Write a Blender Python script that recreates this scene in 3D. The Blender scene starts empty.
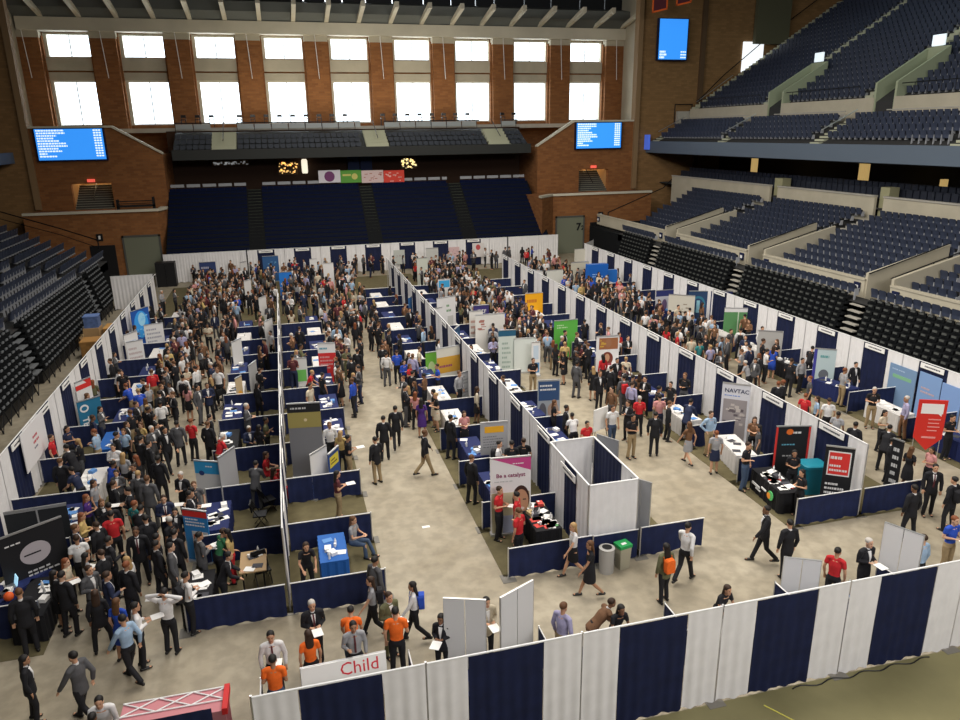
import bpy, math, random, re
from mathutils import Vector, Matrix
from math import sin, cos, pi, radians, sqrt, atan2, degrees, hypot
random.seed(11)
SC = bpy.context.scene
COL = SC.collection
R = radians
# ---------------------------------------------------------------- camera
PITCH, YAW, ROLL, FOC, HC = .3005, .25746, .01483, 735., 11.9
_F = Vector((sin(YAW)*cos(PITCH), cos(YAW)*cos(PITCH), -sin(PITCH)))
_r = Vector((cos(YAW), -sin(YAW), 0)); _d = _F.cross(_r)
_RT = cos(ROLL)*_r + sin(ROLL)*_d; _DN = -sin(ROLL)*_r + cos(ROLL)*_d
cam = bpy.data.objects.new('camera', bpy.data.cameras.new('camera')); COL.objects.link(cam)
cam.data.sensor_width = 36; cam.data.lens = FOC*36/960; cam.data.clip_end = 400; cam.data.clip_start = .2
cam.matrix_world = Matrix(((_RT.x, -_DN.x, -_F.x, 0), (_RT.y, -_DN.y, -_F.y, 0), (_RT.z, -_DN.z, -_F.z, HC), (0, 0, 0, 1)))
SC.camera = cam
# ---------------------------------------------------------------- world, lights, exposure
W = bpy.data.worlds.new('daylight'); SC.world = W; W.use_nodes = True
bg = W.node_tree.nodes['Background']; bg.inputs[0].default_value = (.86, .94, 1, 1); bg.inputs[1].default_value = 4.2
def area(name, loc, sx, sy, power, col, rot=(0, 0, 0)):
    l = bpy.data.lights.new(name, 'AREA'); l.shape = 'RECTANGLE'; l.size = sx; l.size_y = sy; l.energy = power; l.color = col
    o = bpy.data.objects.new(name, l); COL.objects.link(o); o.location = loc; o.rotation_euler = rot; return o
area('arena_floodlight', (10.5, 45, 25.6), 14, 40, 6600, (1, .91, .79))
area('arena_floodlight', (14, 23, 24.0), 10, 12, 4000, (1, .93, .84))
area('arena_floodlight', (17, 1, 25.5), 22, 8, 2200, (1, .96, .92))
area('added_side_light', (14, -9, 21), 24, 5, 6200, (1, .97, .95), (R(62), 0, R(-8)))  # unseen light added behind the camera to brighten upright drapes
area('added_side_light', (-3, 33, 24.5), 4, 46, 8600, (1, .97, .94), (R(0), R(-52), 0))  # unseen light added to brighten the left faces of the drape rows
area('arena_uplight', (8, 78.6, 13.6), 26, .8, 900, (1, .9, .72), (R(172), 0, 0))
area('arena_floodlight', (46, 48, 26.6), 8, 30, 500, (.78, 1, .9))
area('daylight_through_windows', (8, 86.5, 17.5), 56, 9, 5200, (.88, .94, 1), (R(-78), 0, 0))
SC.view_settings.view_transform = 'Standard'; SC.view_settings.look = 'None'; SC.view_settings.gamma = 1
SC.view_settings.use_curve_mapping = False
SC.view_settings.exposure = 0.0
# ---------------------------------------------------------------- placing
def ray(u, v): return (u-480)/FOC*_RT + (v-360)/FOC*_DN + _F
def at_z(u, v, z=0.):
    d = ray(u, v); return Vector((0, 0, HC)) + d*((z-HC)/d.z)
def at_y(u, v, y):
    d = ray(u, v); return Vector((0, 0, HC)) + d*(y/d.y)
def at_x(u, v, x):
    d = ray(u, v); return Vector((0, 0, HC)) + d*(x/d.x)
def proj(x, y, z):
    q = Vector((x, y, z-HC)); w = q.dot(_F)
    if w < .1: return (-9999, -9999)
    return 480+FOC*q.dot(_RT)/w, 360+FOC*q.dot(_DN)/w
def in_view(x, y, z, m=6):
    u, v = proj(x, y, z); return -m < u < 960+m and -m < v < 720+m
# ---------------------------------------------------------------- materials
MATS = {}
def mat(name, col, rough=.7, metal=0., noise=0., nscale=8., bump=0., col2=None, emis=0., spec=.3):
    if name in MATS: return MATS[name]
    m = bpy.data.materials.new(name); m.use_nodes = True; nt = m.node_tree; b = nt.nodes['Principled BSDF']
    b.inputs['Base Color'].default_value = (*col, 1); b.inputs['Roughness'].default_value = rough
    b.inputs['Metallic'].default_value = metal; b.inputs['Specular IOR Level'].default_value = spec
    if noise or col2:
        tc = nt.nodes.new('ShaderNodeTexCoord'); n = nt.nodes.new('ShaderNodeTexNoise'); n.inputs['Scale'].default_value = nscale; n.inputs['Detail'].default_value = 5
        nt.links.new(tc.outputs['Object'], n.inputs['Vector'])
        mx = nt.nodes.new('ShaderNodeMixRGB'); c2 = col2 or tuple(c*(1-noise) for c in col)
        mx.inputs[1].default_value = (*col, 1); mx.inputs[2].default_value = (*c2, 1)
        rp = nt.nodes.new('ShaderNodeValToRGB'); rp.color_ramp.elements[0].position = .35; rp.color_ramp.elements[1].position = .65
        nt.links.new(n.outputs['Fac'], rp.inputs[0]); nt.links.new(rp.outputs[0], mx.inputs[0]); nt.links.new(mx.outputs[0], b.inputs['Base Color'])
        if bump:
            bp = nt.nodes.new('ShaderNodeBump'); bp.inputs['Strength'].default_value = bump; bp.inputs['Distance'].default_value = .02
            nt.links.new(n.outputs['Fac'], bp.inputs['Height']); nt.links.new(bp.outputs[0], b.inputs['Normal'])
    if emis:
        b.inputs['Emission Color'].default_value = (*col, 1); b.inputs['Emission Strength'].default_value = emis
    MATS[name] = m; return m
def srgb(r, g, b): return tuple(((c/255)/12.92 if c <= 10 else ((c/255+.055)/1.055)**2.4) for c in (r, g, b))
def brick(name, c1, c2, mort, s=1.):
    m = bpy.data.materials.new(name); m.use_nodes = True; nt = m.node_tree; b = nt.nodes['Principled BSDF']; b.inputs['Roughness'].default_value = .9
    b.inputs['Specular IOR Level'].default_value = .15
    tc = nt.nodes.new('ShaderNodeTexCoord'); sp = nt.nodes.new('ShaderNodeSeparateXYZ'); cb = nt.nodes.new('ShaderNodeCombineXYZ'); ad = nt.nodes.new('ShaderNodeMath'); ad.operation = 'ADD'
    nt.links.new(tc.outputs['Object'], sp.inputs[0]); nt.links.new(sp.outputs[0], ad.inputs[0]); nt.links.new(sp.outputs[1], ad.inputs[1])
    nt.links.new(ad.outputs[0], cb.inputs[0]); nt.links.new(sp.outputs[2], cb.inputs[1])
    t = nt.nodes.new('ShaderNodeTexBrick'); t.inputs['Scale'].default_value = s; t.inputs['Brick Width'].default_value = .6; t.inputs['Row Height'].default_value = .2; t.inputs['Mortar Size'].default_value = .012
    t.inputs['Color1'].default_value = (*c1, 1); t.inputs['Color2'].default_value = (*c2, 1); t.inputs['Mortar'].default_value = (*mort, 1)
    nt.links.new(cb.outputs[0], t.inputs['Vector']); nt.links.new(t.outputs[0], b.inputs['Base Color']); MATS[name] = m; return m
M_BRICK = brick('orange_brick', (.27, .115, .042), (.20, .08, .03), (.19, .105, .05))
M_BRICK2 = brick('tan_brick', (.27, .155, .065), (.21, .12, .05), (.19, .12, .06))
M_BEIGE = mat('painted_beige', (.47, .43, .33), .8, noise=.12, nscale=.7)
M_CONC = mat('pale_concrete', (.42, .40, .35), .85, noise=.15, nscale=1.2)
M_TREAD = mat('pale_green_tread', (.40, .41, .30), .8)
M_DARK = mat('dark_paint', (.010, .011, .012), .9, spec=.05)
M_BLACK = mat('black_plastic', (.008, .008, .009), .5)
M_RAIL = mat('dark_steel_rail', (.02, .02, .022), .4, .6)
M_ALU = mat('brushed_aluminium', (.62, .62, .62), .35, .8)
M_FASCIA = mat('blue_grey_fascia', (.10, .13, .17), .6)
M_SEAT = mat('seat_blue', (.040, .050, .082), .5, noise=.2, nscale=3)
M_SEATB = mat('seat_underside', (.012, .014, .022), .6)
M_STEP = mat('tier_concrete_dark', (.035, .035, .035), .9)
M_WHITE = mat('white_drape', (.76, .745, .74), .85, noise=.08, nscale=2.5)
M_NAVY = mat('navy_drape', (.0075, .013, .052), .75, noise=.3, nscale=3)
M_NAVYL = mat('navy_rail_drape', (.010, .018, .070), .75, noise=.3, nscale=3)
M_WP = mat('white_plastic', (.75, .75, .74), .5)
M_PAPER = mat('white_paper', (.80, .79, .76), .8)
M_GREY = mat('grey_board', (.21, .215, .23), .8)
M_STAND = mat('navy_bench', (.006, .010, .034), .9, spec=.04)
# ---------------------------------------------------------------- mesh builder
class MB:
    def __init__(s): s.v = []; s.f = []; s.m = []
    def add(s, vs, fs, mi=0):
        o = len(s.v); s.v += [tuple(p) for p in vs]; s.f += [tuple(i+o for i in f) for f in fs]; s.m += [mi]*len(fs); return s
    def box(s, x0, y0, z0, x1, y1, z1, mi=0):
        x0, x1 = min(x0, x1), max(x0, x1); y0, y1 = min(y0, y1), max(y0, y1); z0, z1 = min(z0, z1), max(z0, z1)
        return s.add([(x0,y0,z0),(x1,y0,z0),(x1,y1,z0),(x0,y1,z0),(x0,y0,z1),(x1,y0,z1),(x1,y1,z1),(x0,y1,z1)],
              [(0,3,2,1),(4,5,6,7),(0,1,5,4),(1,2,6,5),(2,3,7,6),(3,0,4,7)], mi)
    def prism(s, pts, axis, a, b, mi=0):      # polygon pts extruded along axis from a to b
        def P(p, t):
            return (t, p[0], p[1]) if axis == 0 else ((p[0], t, p[1]) if axis == 1 else (p[0], p[1], t))
        n = len(pts); vs = [P(p, a) for p in pts]+[P(p, b) for p in pts]
        return s.add(vs, [tuple(range(n))[::-1], tuple(range(n, 2*n))]+[(i, (i+1) % n, n+(i+1) % n, n+i) for i in range(n)], mi)
    def tube(s, p, q, r, n=8, r2=None, mi=0):
        p, q = Vector(p), Vector(q); d = (q-p).normalized(); a = d.orthogonal().normalized(); b = d.cross(a); r2 = r if r2 is None else r2
        vs = [p+(a*cos(2*pi*i/n)+b*sin(2*pi*i/n))*r for i in range(n)]+[q+(a*cos(2*pi*i/n)+b*sin(2*pi*i/n))*r2 for i in range(n)]
        return s.add(vs, [tuple(range(n))[::-1], tuple(range(n, 2*n))]+[(i, (i+1) % n, n+(i+1) % n, n+i) for i in range(n)], mi)
    def path(s, pts, r, n=6, mi=0):
        for a, b in zip(pts, pts[1:]): s.tube(a, b, r, n, mi=mi)
        return s
    def lathe(s, prof, n=20, c=(0, 0), mi=0):
        k = len(prof); vs = [(c[0]+r*cos(2*pi*i/n), c[1]+r*sin(2*pi*i/n), z) for r, z in prof for i in range(n)]
        fs = [(j*n+i, j*n+(i+1) % n, (j+1)*n+(i+1) % n, (j+1)*n+i) for j in range(k-1) for i in range(n)]
        fs += [tuple(range(n))[::-1], tuple((k-1)*n+i for i in range(n))]
        return s.add(vs, fs, mi)
    def loft(s, rings, mi=0):
        n = len(rings[0]); vs = [p for r in rings for p in r]; k = len(rings)
        return s.add(vs, [tuple(range(n))[::-1], tuple((k-1)*n+i for i in range(n))]+[(j*n+i, j*n+(i+1) % n, (j+1)*n+(i+1) % n, (j+1)*n+i) for j in range(k-1) for i in range(n)], mi)
    def mesh(s, name, mats=(), smooth=False):
        me = bpy.data.meshes.new(name); me.from_pydata(s.v, [], s.f)
        for m in mats: me.materials.append(m)
        if len(mats) > 1: me.polygons.foreach_set('material_index', s.m)
        if smooth: me.polygons.foreach_set('use_smooth', [True]*len(me.polygons))
        me.update(); return me
def put(name, me, parent=None, loc=(0, 0, 0), rz=0., m=None):
    o = bpy.data.objects.new(name, me); COL.objects.link(o); o.location = loc; o.rotation_euler = (0, 0, rz)
    if parent is not None: o.parent = parent
    if m is not None and me is not None:
        if not me.materials: me.materials.append(m)
        o.material_slots[0].link = 'OBJECT'; o.material_slots[0].material = m
    return o
def obj(name, mb, m, parent=None, loc=(0, 0, 0), rz=0., smooth=False):
    return put(name, mb.mesh(name, m if isinstance(m, (list, tuple)) else [m], smooth), parent, loc, rz)
def tag(o, label, cat, group=None, kind=None):
    if kind: o['kind'] = kind
    if kind == 'structure':
        if label: o['label'] = label
        return o
    o['label'] = label; o['category'] = cat
    if group: o['group'] = group
    return o
def thing(name, label, cat, loc=(0, 0, 0), rz=0., group=None):
    o = put(name, None, None, loc, rz); o.empty_display_size = .2; return tag(o, label, cat, group)
def struct(name, mb, m, label=None, smooth=False):
    o = obj(name, mb, m, smooth=smooth); o['kind'] = 'structure'
    if label: o['label'] = label
    return o
def copy_thing(src, loc, rz, label, group=None):
    c = src.copy(); COL.objects.link(c); c.location = loc; c.rotation_euler = (0, 0, rz); c['label'] = label
    if group: c['group'] = group
    for ch in list(src.children):
        d = ch.copy(); COL.objects.link(d); d.parent = c
        for g in list(ch.children):
            e = g.copy(); COL.objects.link(e); e.parent = d
    return c
ORD = ['first','second','third','fourth','fifth','sixth','seventh','eighth','ninth','tenth','eleventh','twelfth','thirteenth','fourteenth','fifteenth','sixteenth','seventeenth','eighteenth','nineteenth','twentieth']
TENS = {2:'twenty',3:'thirty',4:'forty',5:'fifty',6:'sixty',7:'seventy',8:'eighty',9:'ninety'}
def ordn(i):
    if i < 20: return ORD[i]
    n = i+1; t, u = divmod(n, 10)
    if n >= 100: return 'hundred-and-'+ordn(i-100)
    return (TENS[t][:-1]+'ieth') if u == 0 else TENS[t]+'-'+ORD[u-1]
def text(s, size, m, parent, loc, rot=(pi/2, 0, 0), name='lettering', align='CENTER', ext=.002, bold=0.):
    c = bpy.data.curves.new(name, 'FONT'); c.body = s; c.size = size; c.extrude = ext; c.align_x = align; c.align_y = 'CENTER'; c.offset = bold; c.resolution_u = 2
    c.materials.append(m); tmp = bpy.data.objects.new('tmp', c); COL.objects.link(tmp)
    dg = bpy.context.evaluated_depsgraph_get(); me = bpy.data.meshes.new_from_object(tmp.evaluated_get(dg)); bpy.data.objects.remove(tmp)
    o = bpy.data.objects.new(name, me); COL.objects.link(o); o.parent = parent; o.location = loc; o.rotation_euler = rot; return o

# ================================================================ SETTING
def floor_mat():
    m = bpy.data.materials.new('concrete_floor'); m.use_nodes = True; nt = m.node_tree; b = nt.nodes['Principled BSDF']
    b.inputs['Roughness'].default_value = .55; b.inputs['Specular IOR Level'].default_value = .25
    tc = nt.nodes.new('ShaderNodeTexCoord')
    n1 = nt.nodes.new('ShaderNodeTexNoise'); n1.inputs['Scale'].default_value = .35; n1.inputs['Detail'].default_value = 8; n1.inputs['Roughness'].default_value = .65
    n2 = nt.nodes.new('ShaderNodeTexNoise'); n2.inputs['Scale'].default_value = 2.4; n2.inputs['Detail'].default_value = 6
    r1 = nt.nodes.new('ShaderNodeValToRGB'); e = r1.color_ramp.elements; e[0].position = .33; e[0].color = (.275, .235, .165, 1); e[1].position = .66; e[1].color = (.385, .34, .255, 1)
    r2 = nt.nodes.new('ShaderNodeValToRGB'); e = r2.color_ramp.elements; e[0].position = .4; e[0].color = (.80, .80, .80, 1); e[1].position = .6; e[1].color = (1, 1, 1, 1)
    mx = nt.nodes.new('ShaderNodeMixRGB'); mx.blend_type = 'MULTIPLY'; mx.inputs[0].default_value = 1
    for n in (n1, n2): nt.links.new(tc.outputs['Object'], n.inputs['Vector'])
    nt.links.new(n1.outputs[0], r1.inputs[0]); nt.links.new(n2.outputs[0], r2.inputs[0]); nt.links.new(r1.outputs[0], mx.inputs[1]); nt.links.new(r2.outputs[0], mx.inputs[2]); nt.links.new(mx.outputs[0], b.inputs['Base Color'])
    return m
struct('floor', MB().box(-50, -12, -.3, 66, 92, 0), floor_mat(), 'mottled tan concrete arena floor')
struct('wall_left', MB().box(-50, -12, 0, -49.5, 92, 29), M_DARK)
struct('wall_right', MB().box(66, -12, 0, 66.5, 92, 29), M_DARK)
struct('wall_near', MB().box(-50, -12.5, 0, 66, -12, 29), M_DARK)
struct('ceiling', MB().box(-50, -12, 28.5, 66, 84, 29), mat('ceiling_dark', (.03, .032, .035), .9))
# carpets: olive-brown strip under each booth row
M_CARP = mat('olive_booth_carpet', (.125, .105, .052), .95, noise=.2, nscale=3)
for x0, x1, nm in ((-9.1, -6.5, 'left wall'), (-3.3, 1.85, 'first divider'), (5.1, 10.6, 'second divider'), (14.4, 19.3, 'third divider'), (22.9, 25.5, 'right wall')):
    o = obj('booth_carpet', MB().box(x0, 17.1, 0, x1, 64, .012), M_CARP); tag(o, 'long olive booth carpet under the booths along the %s of drapes' % nm, 'carpet')
# ---- far window wall (Y=84)
YW = 84.; WC = [8.3+6.67*k for k in range(-4, 5)]; WW = 2.05
mb = MB(); mb.box(-24, YW, 0, 41, YW+.8, 13.05); mb.box(-24, YW, 17.3, 41, YW+.8, 19.35); mb.box(-24, YW, 21.55, 41, YW+.8, 24.7)
edges = [-24]+[e for c in WC for e in (c-WW, c+WW)]+[41]
for i in range(0, len(edges), 2):
    for z0, z1 in ((13.05, 17.3), (19.35, 21.55)): mb.box(edges[i], YW, z0, edges[i+1], YW+.8, z1)
struct('wall_far', mb, M_BRICK, 'orange brick wall holding two rows of windows')
def glass():
    m = bpy.data.materials.new('window_glass'); m.use_nodes = True; nt = m.node_tree; nt.nodes.remove(nt.nodes['Principled BSDF']); out = nt.nodes['Material Output']
    t = nt.nodes.new('ShaderNodeBsdfTransparent'); t.inputs[0].default_value = (.95, .97, .98, 1); g = nt.nodes.new('ShaderNodeBsdfGlossy'); g.inputs['Roughness'].default_value = .05
    mx = nt.nodes.new('ShaderNodeMixShader'); mx.inputs[0].default_value = .05; nt.links.new(t.outputs[0], mx.inputs[1]); nt.links.new(g.outputs[0], mx.inputs[2]); nt.links.new(mx.outputs[0], out.inputs[0]); return m
M_BEAM = mat('plaster_beam', (.62, .58, .46), .8, noise=.15, nscale=.3)
M_GLASS = glass(); M_FRAME = mat('window_frame_white', (.55, .55, .52), .5)
n = 0
for c in WC:
    for z0, z1 in ((13.05, 17.3), (19.35, 21.55)):
        n += 1
        o = struct('window_%d' % n, MB().box(c-WW, YW+.42, z0, c+WW, YW+.44, z1), M_GLASS, 'bright window pane')
        f = MB().box(c-WW, YW+.35, z0, c-WW+.1, YW+.5, z1).box(c+WW-.1, YW+.35, z0, c+WW, YW+.5, z1).box(c-WW, YW+.35, z0, c+WW, YW+.5, z0+.12).box(c-WW, YW+.35, z1-.1, c+WW, YW+.5, z1).box(c+.1, YW+.36, z0, c+.2, YW+.48, z1)
        obj('window_frame', f, M_FRAME, o)
        struct('trim_jamb_%d' % n, MB().box(c-WW, YW-.02, z0, c-WW+.32, YW+.34, z1).box(c+WW-.1, YW-.02, z0, c+WW, YW+.34, z1).box(c-WW+.32, YW, z1-.18, c+WW-.1, YW+.34, z1), M_BEAM)
# piers between the windows, spandrels, beam
PC = [8.3+6.67*k-3.335 for k in range(-4, 6)]
for i, c in enumerate(PC):
    struct('pillar_%d' % (i+1), MB().box(c-1.15, YW-1.0, 12.7, c+1.15, YW, 21.0).box(c+1.15, YW-.5, 12.7, c+1.32, YW, 21.2).box(c-1.32, YW-.5, 12.7, c-1.15, YW, 21.2), M_BRICK, 'orange brick pier between tall windows')
    struct('pillar_cap_%d' % (i+1), MB().box(c-1.2, YW-1.05, 21.0, c+1.2, YW, 21.6), M_BEIGE)
    o = obj('hanging_rod', MB().tube((c-.1, YW-1.36, 21.62), (c+.1, YW-1.3, 17.4), .035), M_WP); tag(o, 'thin white rod hanging on the %s brick pier from the left' % ordn(i), 'rod')
for i, c in enumerate(WC):
    struct('trim_%d' % (i+1), MB().box(c-WW-.1, YW-.15, 17.3, c+WW+.1, YW+.1, 18.0).box(c-WW-.1, YW-.3, 18.15, c+WW+.1, YW+.1, 19.3), M_BEIGE, 'beige spandrel panel between upper and lower window')
struct('trim_10', MB().box(-22.2, YW-1.4, 21.6, 39.3, YW, 22.75), M_BEAM, 'long pale plaster beam above the windows')
M_SOFF = mat('grey_roof_deck', (.13, .14, .13), .7)
struct('trim_11', MB().prism([(YW-1.2, 22.75), (YW, 22.75), (YW, 24.9), (YW-2.3, 24.4), (YW-2.3, 23.5)], 0, -23, 39.3), M_SOFF, 'grey sloping roof edge over the beam')
for i in range(19):
    x = -20+3.335*i*.98
    o = obj('roof_bracket', MB().prism([(YW-1.3, 22.76), (YW-1.3, 23.05), (YW-6.2, 24.15), (YW-6.2, 23.65)], 0, x-.2, x+.2), M_BEAM); o['kind'] = 'structure'
M_PANEL = mat('roof_dark_panel', (.012, .014, .016), .6)
xs = [-49, -23, -18, -13, -6, 4.1, 6.3, 8.0, 10.4, 13.2, 16.5, 19.5, 22.2, 24.3, 27.7, 30.8, 34.2, 37.2, 39.3, 49.5, 66]
mb = MB()
for a, b in zip(xs, xs[1:]): mb.box(a+(.06 if 3 < a < 39 else 0), YW-.1, 24.7, b-(.06 if 3 < b < 39 else 0), YW+.3, 28.5)
struct('trim_12', mb, M_PANEL, 'dark roof panels with bright slits of daylight between')
struct('wall_far_corner_left', MB().box(-49.5, YW, 0, -24, YW+.8, 25), M_BRICK)
struct('wall_far_corner_right', MB().box(41, YW, 0, 66, YW+.8, 25), M_BRICK)
# concourse floor behind the end balcony
struct('floor_concourse', MB().box(-22.2, 80.3, 12.3, 39.3, YW, 12.7), M_CONC)
struct('wall_return_right', MB().box(39.3, 74.62, 0, 39.7, YW, 28), M_BEIGE)
struct('wall_return_left', MB().box(-22.8, 74.62, 0, -22.4, YW, 28), M_BEIGE)
# ---- corner towers, right and left
def corner(side):
    S = 1 if side == 'right' else -1
    X = (lambda x: x) if S == 1 else (lambda x: 16.3-x-.3)
    def bx(mb, x0, y0, z0, x1, y1, z1): return mb.box(X(x0), y0, z0, X(x1), y1, z1)
    # lower block with coping
    mb = MB(); p = [(X(24.4), 68.2), (X(26.2), 70), (X(36.9), 70), (X(36.9), 73.9), (X(24.4), 73.9)]
    if side == 'left': p = [(X(26.4), 70), (X(25.95), 71.4), (X(25.95), 73.9), (X(36.9), 73.9), (X(36.9), 70)]
    mb.prism(p, 2, 0, 5.75); struct('wall_%s_lower_tower' % side, mb, M_BRICK, 'low orange brick block in the %s far corner' % side)
    mb = MB(); p = [(X(24.25), 68.0), (X(26.1), 69.85), (X(36.9), 69.85), (X(36.9), 70.35), (X(25.8), 70.35), (X(24.25), 68.8)]
    if side == 'left': p = [(X(26.25), 69.85), (X(25.8), 71.4), (X(25.8), 72.2), (X(26.4), 72.2), (X(26.4), 70.35), (X(36.9), 70.35), (X(36.9), 69.85)]
    mb.prism(p, 2, 5.75, 5.95); struct('trim_%s_tower_coping' % side, mb, M_BEAM)
    # upper brick wall with sloping top and stair opening
    mb = MB()
    mb.prism([(X(25.9), 5.6), (X(30.5), 5.6), (X(30.5), 12.75), (X(29.8), 12.75), (X(25.9), 10.4)], 1, 74, 74.5)
    bx(mb, 30.5, 74, 8.0, 33.8, 74.5, 12.75); bx(mb, 33.8, 74, 5.6, 36.9, 74.5, 12.75)
    bx(mb, 25.9, 74.5, 5.6, 26.3, 84, 10.4)
    struct('wall_%s_upper_tower' % side, mb, M_BRICK, 'orange brick corner wall with sloping top and stair opening')
    mb = MB().prism([(X(25.85), 10.4), (X(25.85), 10.55), (X(29.75), 12.92), (X(36.9), 12.92), (X(36.9), 12.75), (X(29.8), 12.75)], 1, 73.85, 74.6)
    struct('trim_%s_slope_coping' % side, mb, M_BEAM)
    mb = MB(); bx(mb, 30.3, 74.5, 5.6, 30.5, 80, 9.5); bx(mb, 33.8, 74.5, 5.6, 34.0, 80, 9.5); bx(mb, 30.3, 78, 5.6, 34, 78.2, 9.5)
    struct('wall_%s_stairwell' % side, mb, mat('warm_stair_plaster', (.36, .21, .09), .85))
    mb = MB()
    for k in range(11): bx(mb, 30.5, 74.1+.28*k, 5.75, 33.8, 74.4+.28*k, 5.75+.19*k+.05)
    st = obj('staircase', mb, mat('dark_steps', (.05, .05, .045), .8)); tag(st, 'dark staircase rising in the %s corner stair opening' % side, 'stairs')
    l = bpy.data.lights.new('stair_lamp', 'POINT'); l.energy = 160; l.color = (1, .72, .4); l.shadow_soft_size = .2; lo = bpy.data.objects.new('stair_lamp', l); COL.objects.link(lo); lo.location = (X(32.3), 76.6, 9.0)
    e = MB()
    for k in range(11): bx(e, 30.5, 74.08+.28*k, 5.75+.19*k+.05, 33.8, 74.14+.28*k, 5.75+.19*k+.09)
    obj('step_edge', e, mat('step_nosing', (.25, .25, .2), .8), st)
    obj('handrail', MB().path([(X(32.15), 74.1, 6.6), (X(32.15), 76.9, 8.5)], .04), M_RAIL, st)
    return X
XR = corner('right'); XL = corner('left')
p = at_y(118, 211, 71); q = at_y(155, 205, 71)
o = thing('platform_cart', 'dark low cart with end panels standing on the left brick ledge', 'cart', ((p.x+q.x)/2, 71, 5.75)); w = (q.x-p.x)/2
obj('deck', MB().box(-w, -.3, .35, w, .3, .5), M_BLACK, o); obj('end_panel', MB().box(-w, -.3, 0, -w+.15, .3, 1.0), M_BLACK, o); obj('end_panel', MB().box(w-.15, -.3, 0, w, .3, 1.15), M_BLACK, o); obj('railing', MB().tube((-w, -.28, .85), (w, -.28, .85), .04).tube((-w, -.28, .65), (w, -.28, .65), .03), M_RAIL, o)
# tall flanking walls at Y=74 (brick) right and left
struct('wall_far_right_flank', MB().box(36.9, 74, 0, 62, 74.6, 28.5), M_BRICK2, 'tall tan brick wall beside the upper deck')
struct('pillar_right_pilaster', MB().box(43.7, 73.7, 8, 44.2, 74, 28.5), mat('brown_pilaster', (.10, .06, .03), .8))
struct('wall_far_left_flank', MB().box(-46, 74, 0, -20.9, 74.6, 28.5), M_BRICK2)
struct('trim_corner_post_right', MB().box(36.5, 73.7, 5.9, 37.0, 74.6, 28.5), mat('corner_post_tan', (.25, .16, .08), .8))
struct('trim_corner_post_left', MB().box(-20.9, 73.7, 5.9, -20.4, 74.6, 28.5), MATS['corner_post_tan'])
for s_, X, lab in (('right', XR, 'right'), ('left', XL, 'left')):
    d = struct('door_%d' % (1 if s_ == 'right' else 2), MB().box(X(26.6), 69.9, 0, X(29.4), 70, 3.6), mat('grey_green_door', (.16, .17, .12), .6), 'grey green double door in the %s brick block' % lab)
    obj('door_frame', MB().box(X(26.45), 69.86, 0, X(26.6), 70, 3.75).box(X(29.4), 69.86, 0, X(29.55), 70, 3.75).box(X(26.45), 69.86, 3.6, X(29.55), 70, 3.75), mat('door_frame_dark', (.08, .08, .07), .6), d)
    if s_ == 'right': text('7', 1.0, M_BLACK, d, (28.9, 69.88, 2.6), bold=.03); text('2', .6, M_BLACK, d, (29.35, 69.88, 2.5), bold=.02)
    o = obj('emergency_sign', MB().box(X(31.3)-.25, 69.9, 3.4, X(31.3)+.25, 70, 4.0).box(X(31.3)-.08, 69.87, 3.55, X(31.3)+.08, 69.9, 3.85, 1), [M_BLACK, M_WP]); tag(o, 'small black wall sign with white mark on the %s brick block' % lab, 'sign')
    # dark passage openings next to doors
    struct('door_%d' % (3 if s_ == 'right' else 4), MB().box(X(30.2), 69.93, 0, X(32.2), 70, 3.0), M_BLACK, 'dark passage opening in the brick block')
    e = obj('exit_sign', MB().box(X(32.1)-.3, 73.85, 8.15, X(32.1)+.3, 74, 8.4), mat('exit_red', (.9, .12, .08), .5, emis=.8)); tag(e, 'small red lit exit sign above the %s corner stairs' % lab, 'sign')
# ---- screens
M_SCR = mat('screen_blue', (.035, .27, .86), .3, emis=.95); M_SCRW = mat('screen_white', (.8, .92, 1), .3, emis=1.0); M_CASE = mat('screen_case', (.01, .015, .05), .4)
def screen(x0, x1, z0, z1, y, label, lines, seed):
    t = thing('video_screen', label, 'screen', ((x0+x1)/2, y, z0))
    w = (x1-x0)/2; h = z1-z0
    obj('casing', MB().box(-w-.12, -.05, -.12, w+.12, .28, h+.08), M_CASE, t); s = obj('display', MB().box(-w, -.09, 0, w, -.05, h), M_SCR, t)
    rnd = random.Random(seed); mb = MB()
    for (zz, l, r_) in lines:
        x = -w+.12
        while x < -w+l*2*w:
            q = rnd.uniform(.08, .22); mb.box(x, -.1, zz*h-.045*h/2.5*1.3, min(x+q, -w+l*2*w), -.09, zz*h+.045*h/2.5*1.3); x += q+.05
        x = w-.12-r_
        while x < w-.14: mb.box(x, -.1, zz*h-.06, x+.16, -.09, zz*h+.06); x += .22
    obj('lettering', mb, M_SCRW, s)
LN = [(.95-.083*i, l, .62) for i, l in enumerate((.43, .44, .31, .26, .34, .44, .46, .31, .36, .14, .28))]
screen(-19.85, -14.5, 10.1, 12.68, 73.7, 'wide blue video screen with white list text, on left brick corner wall', LN, 1)
screen(30.0, 34.95, 10.15, 12.65, 73.7, 'wide blue video screen with white list text, on right brick corner wall', LN, 2)
screen(38.55, 41.7, 18.75, 22.55, 73.3, 'tall blue video screen hanging high on tan brick wall at right', [(.19, .24, .55), (.12, .28, .55), (.05, .2, .55)], 3)
M_ORG = mat('orange_trim', (.8, .13, .02), .7)
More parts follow.
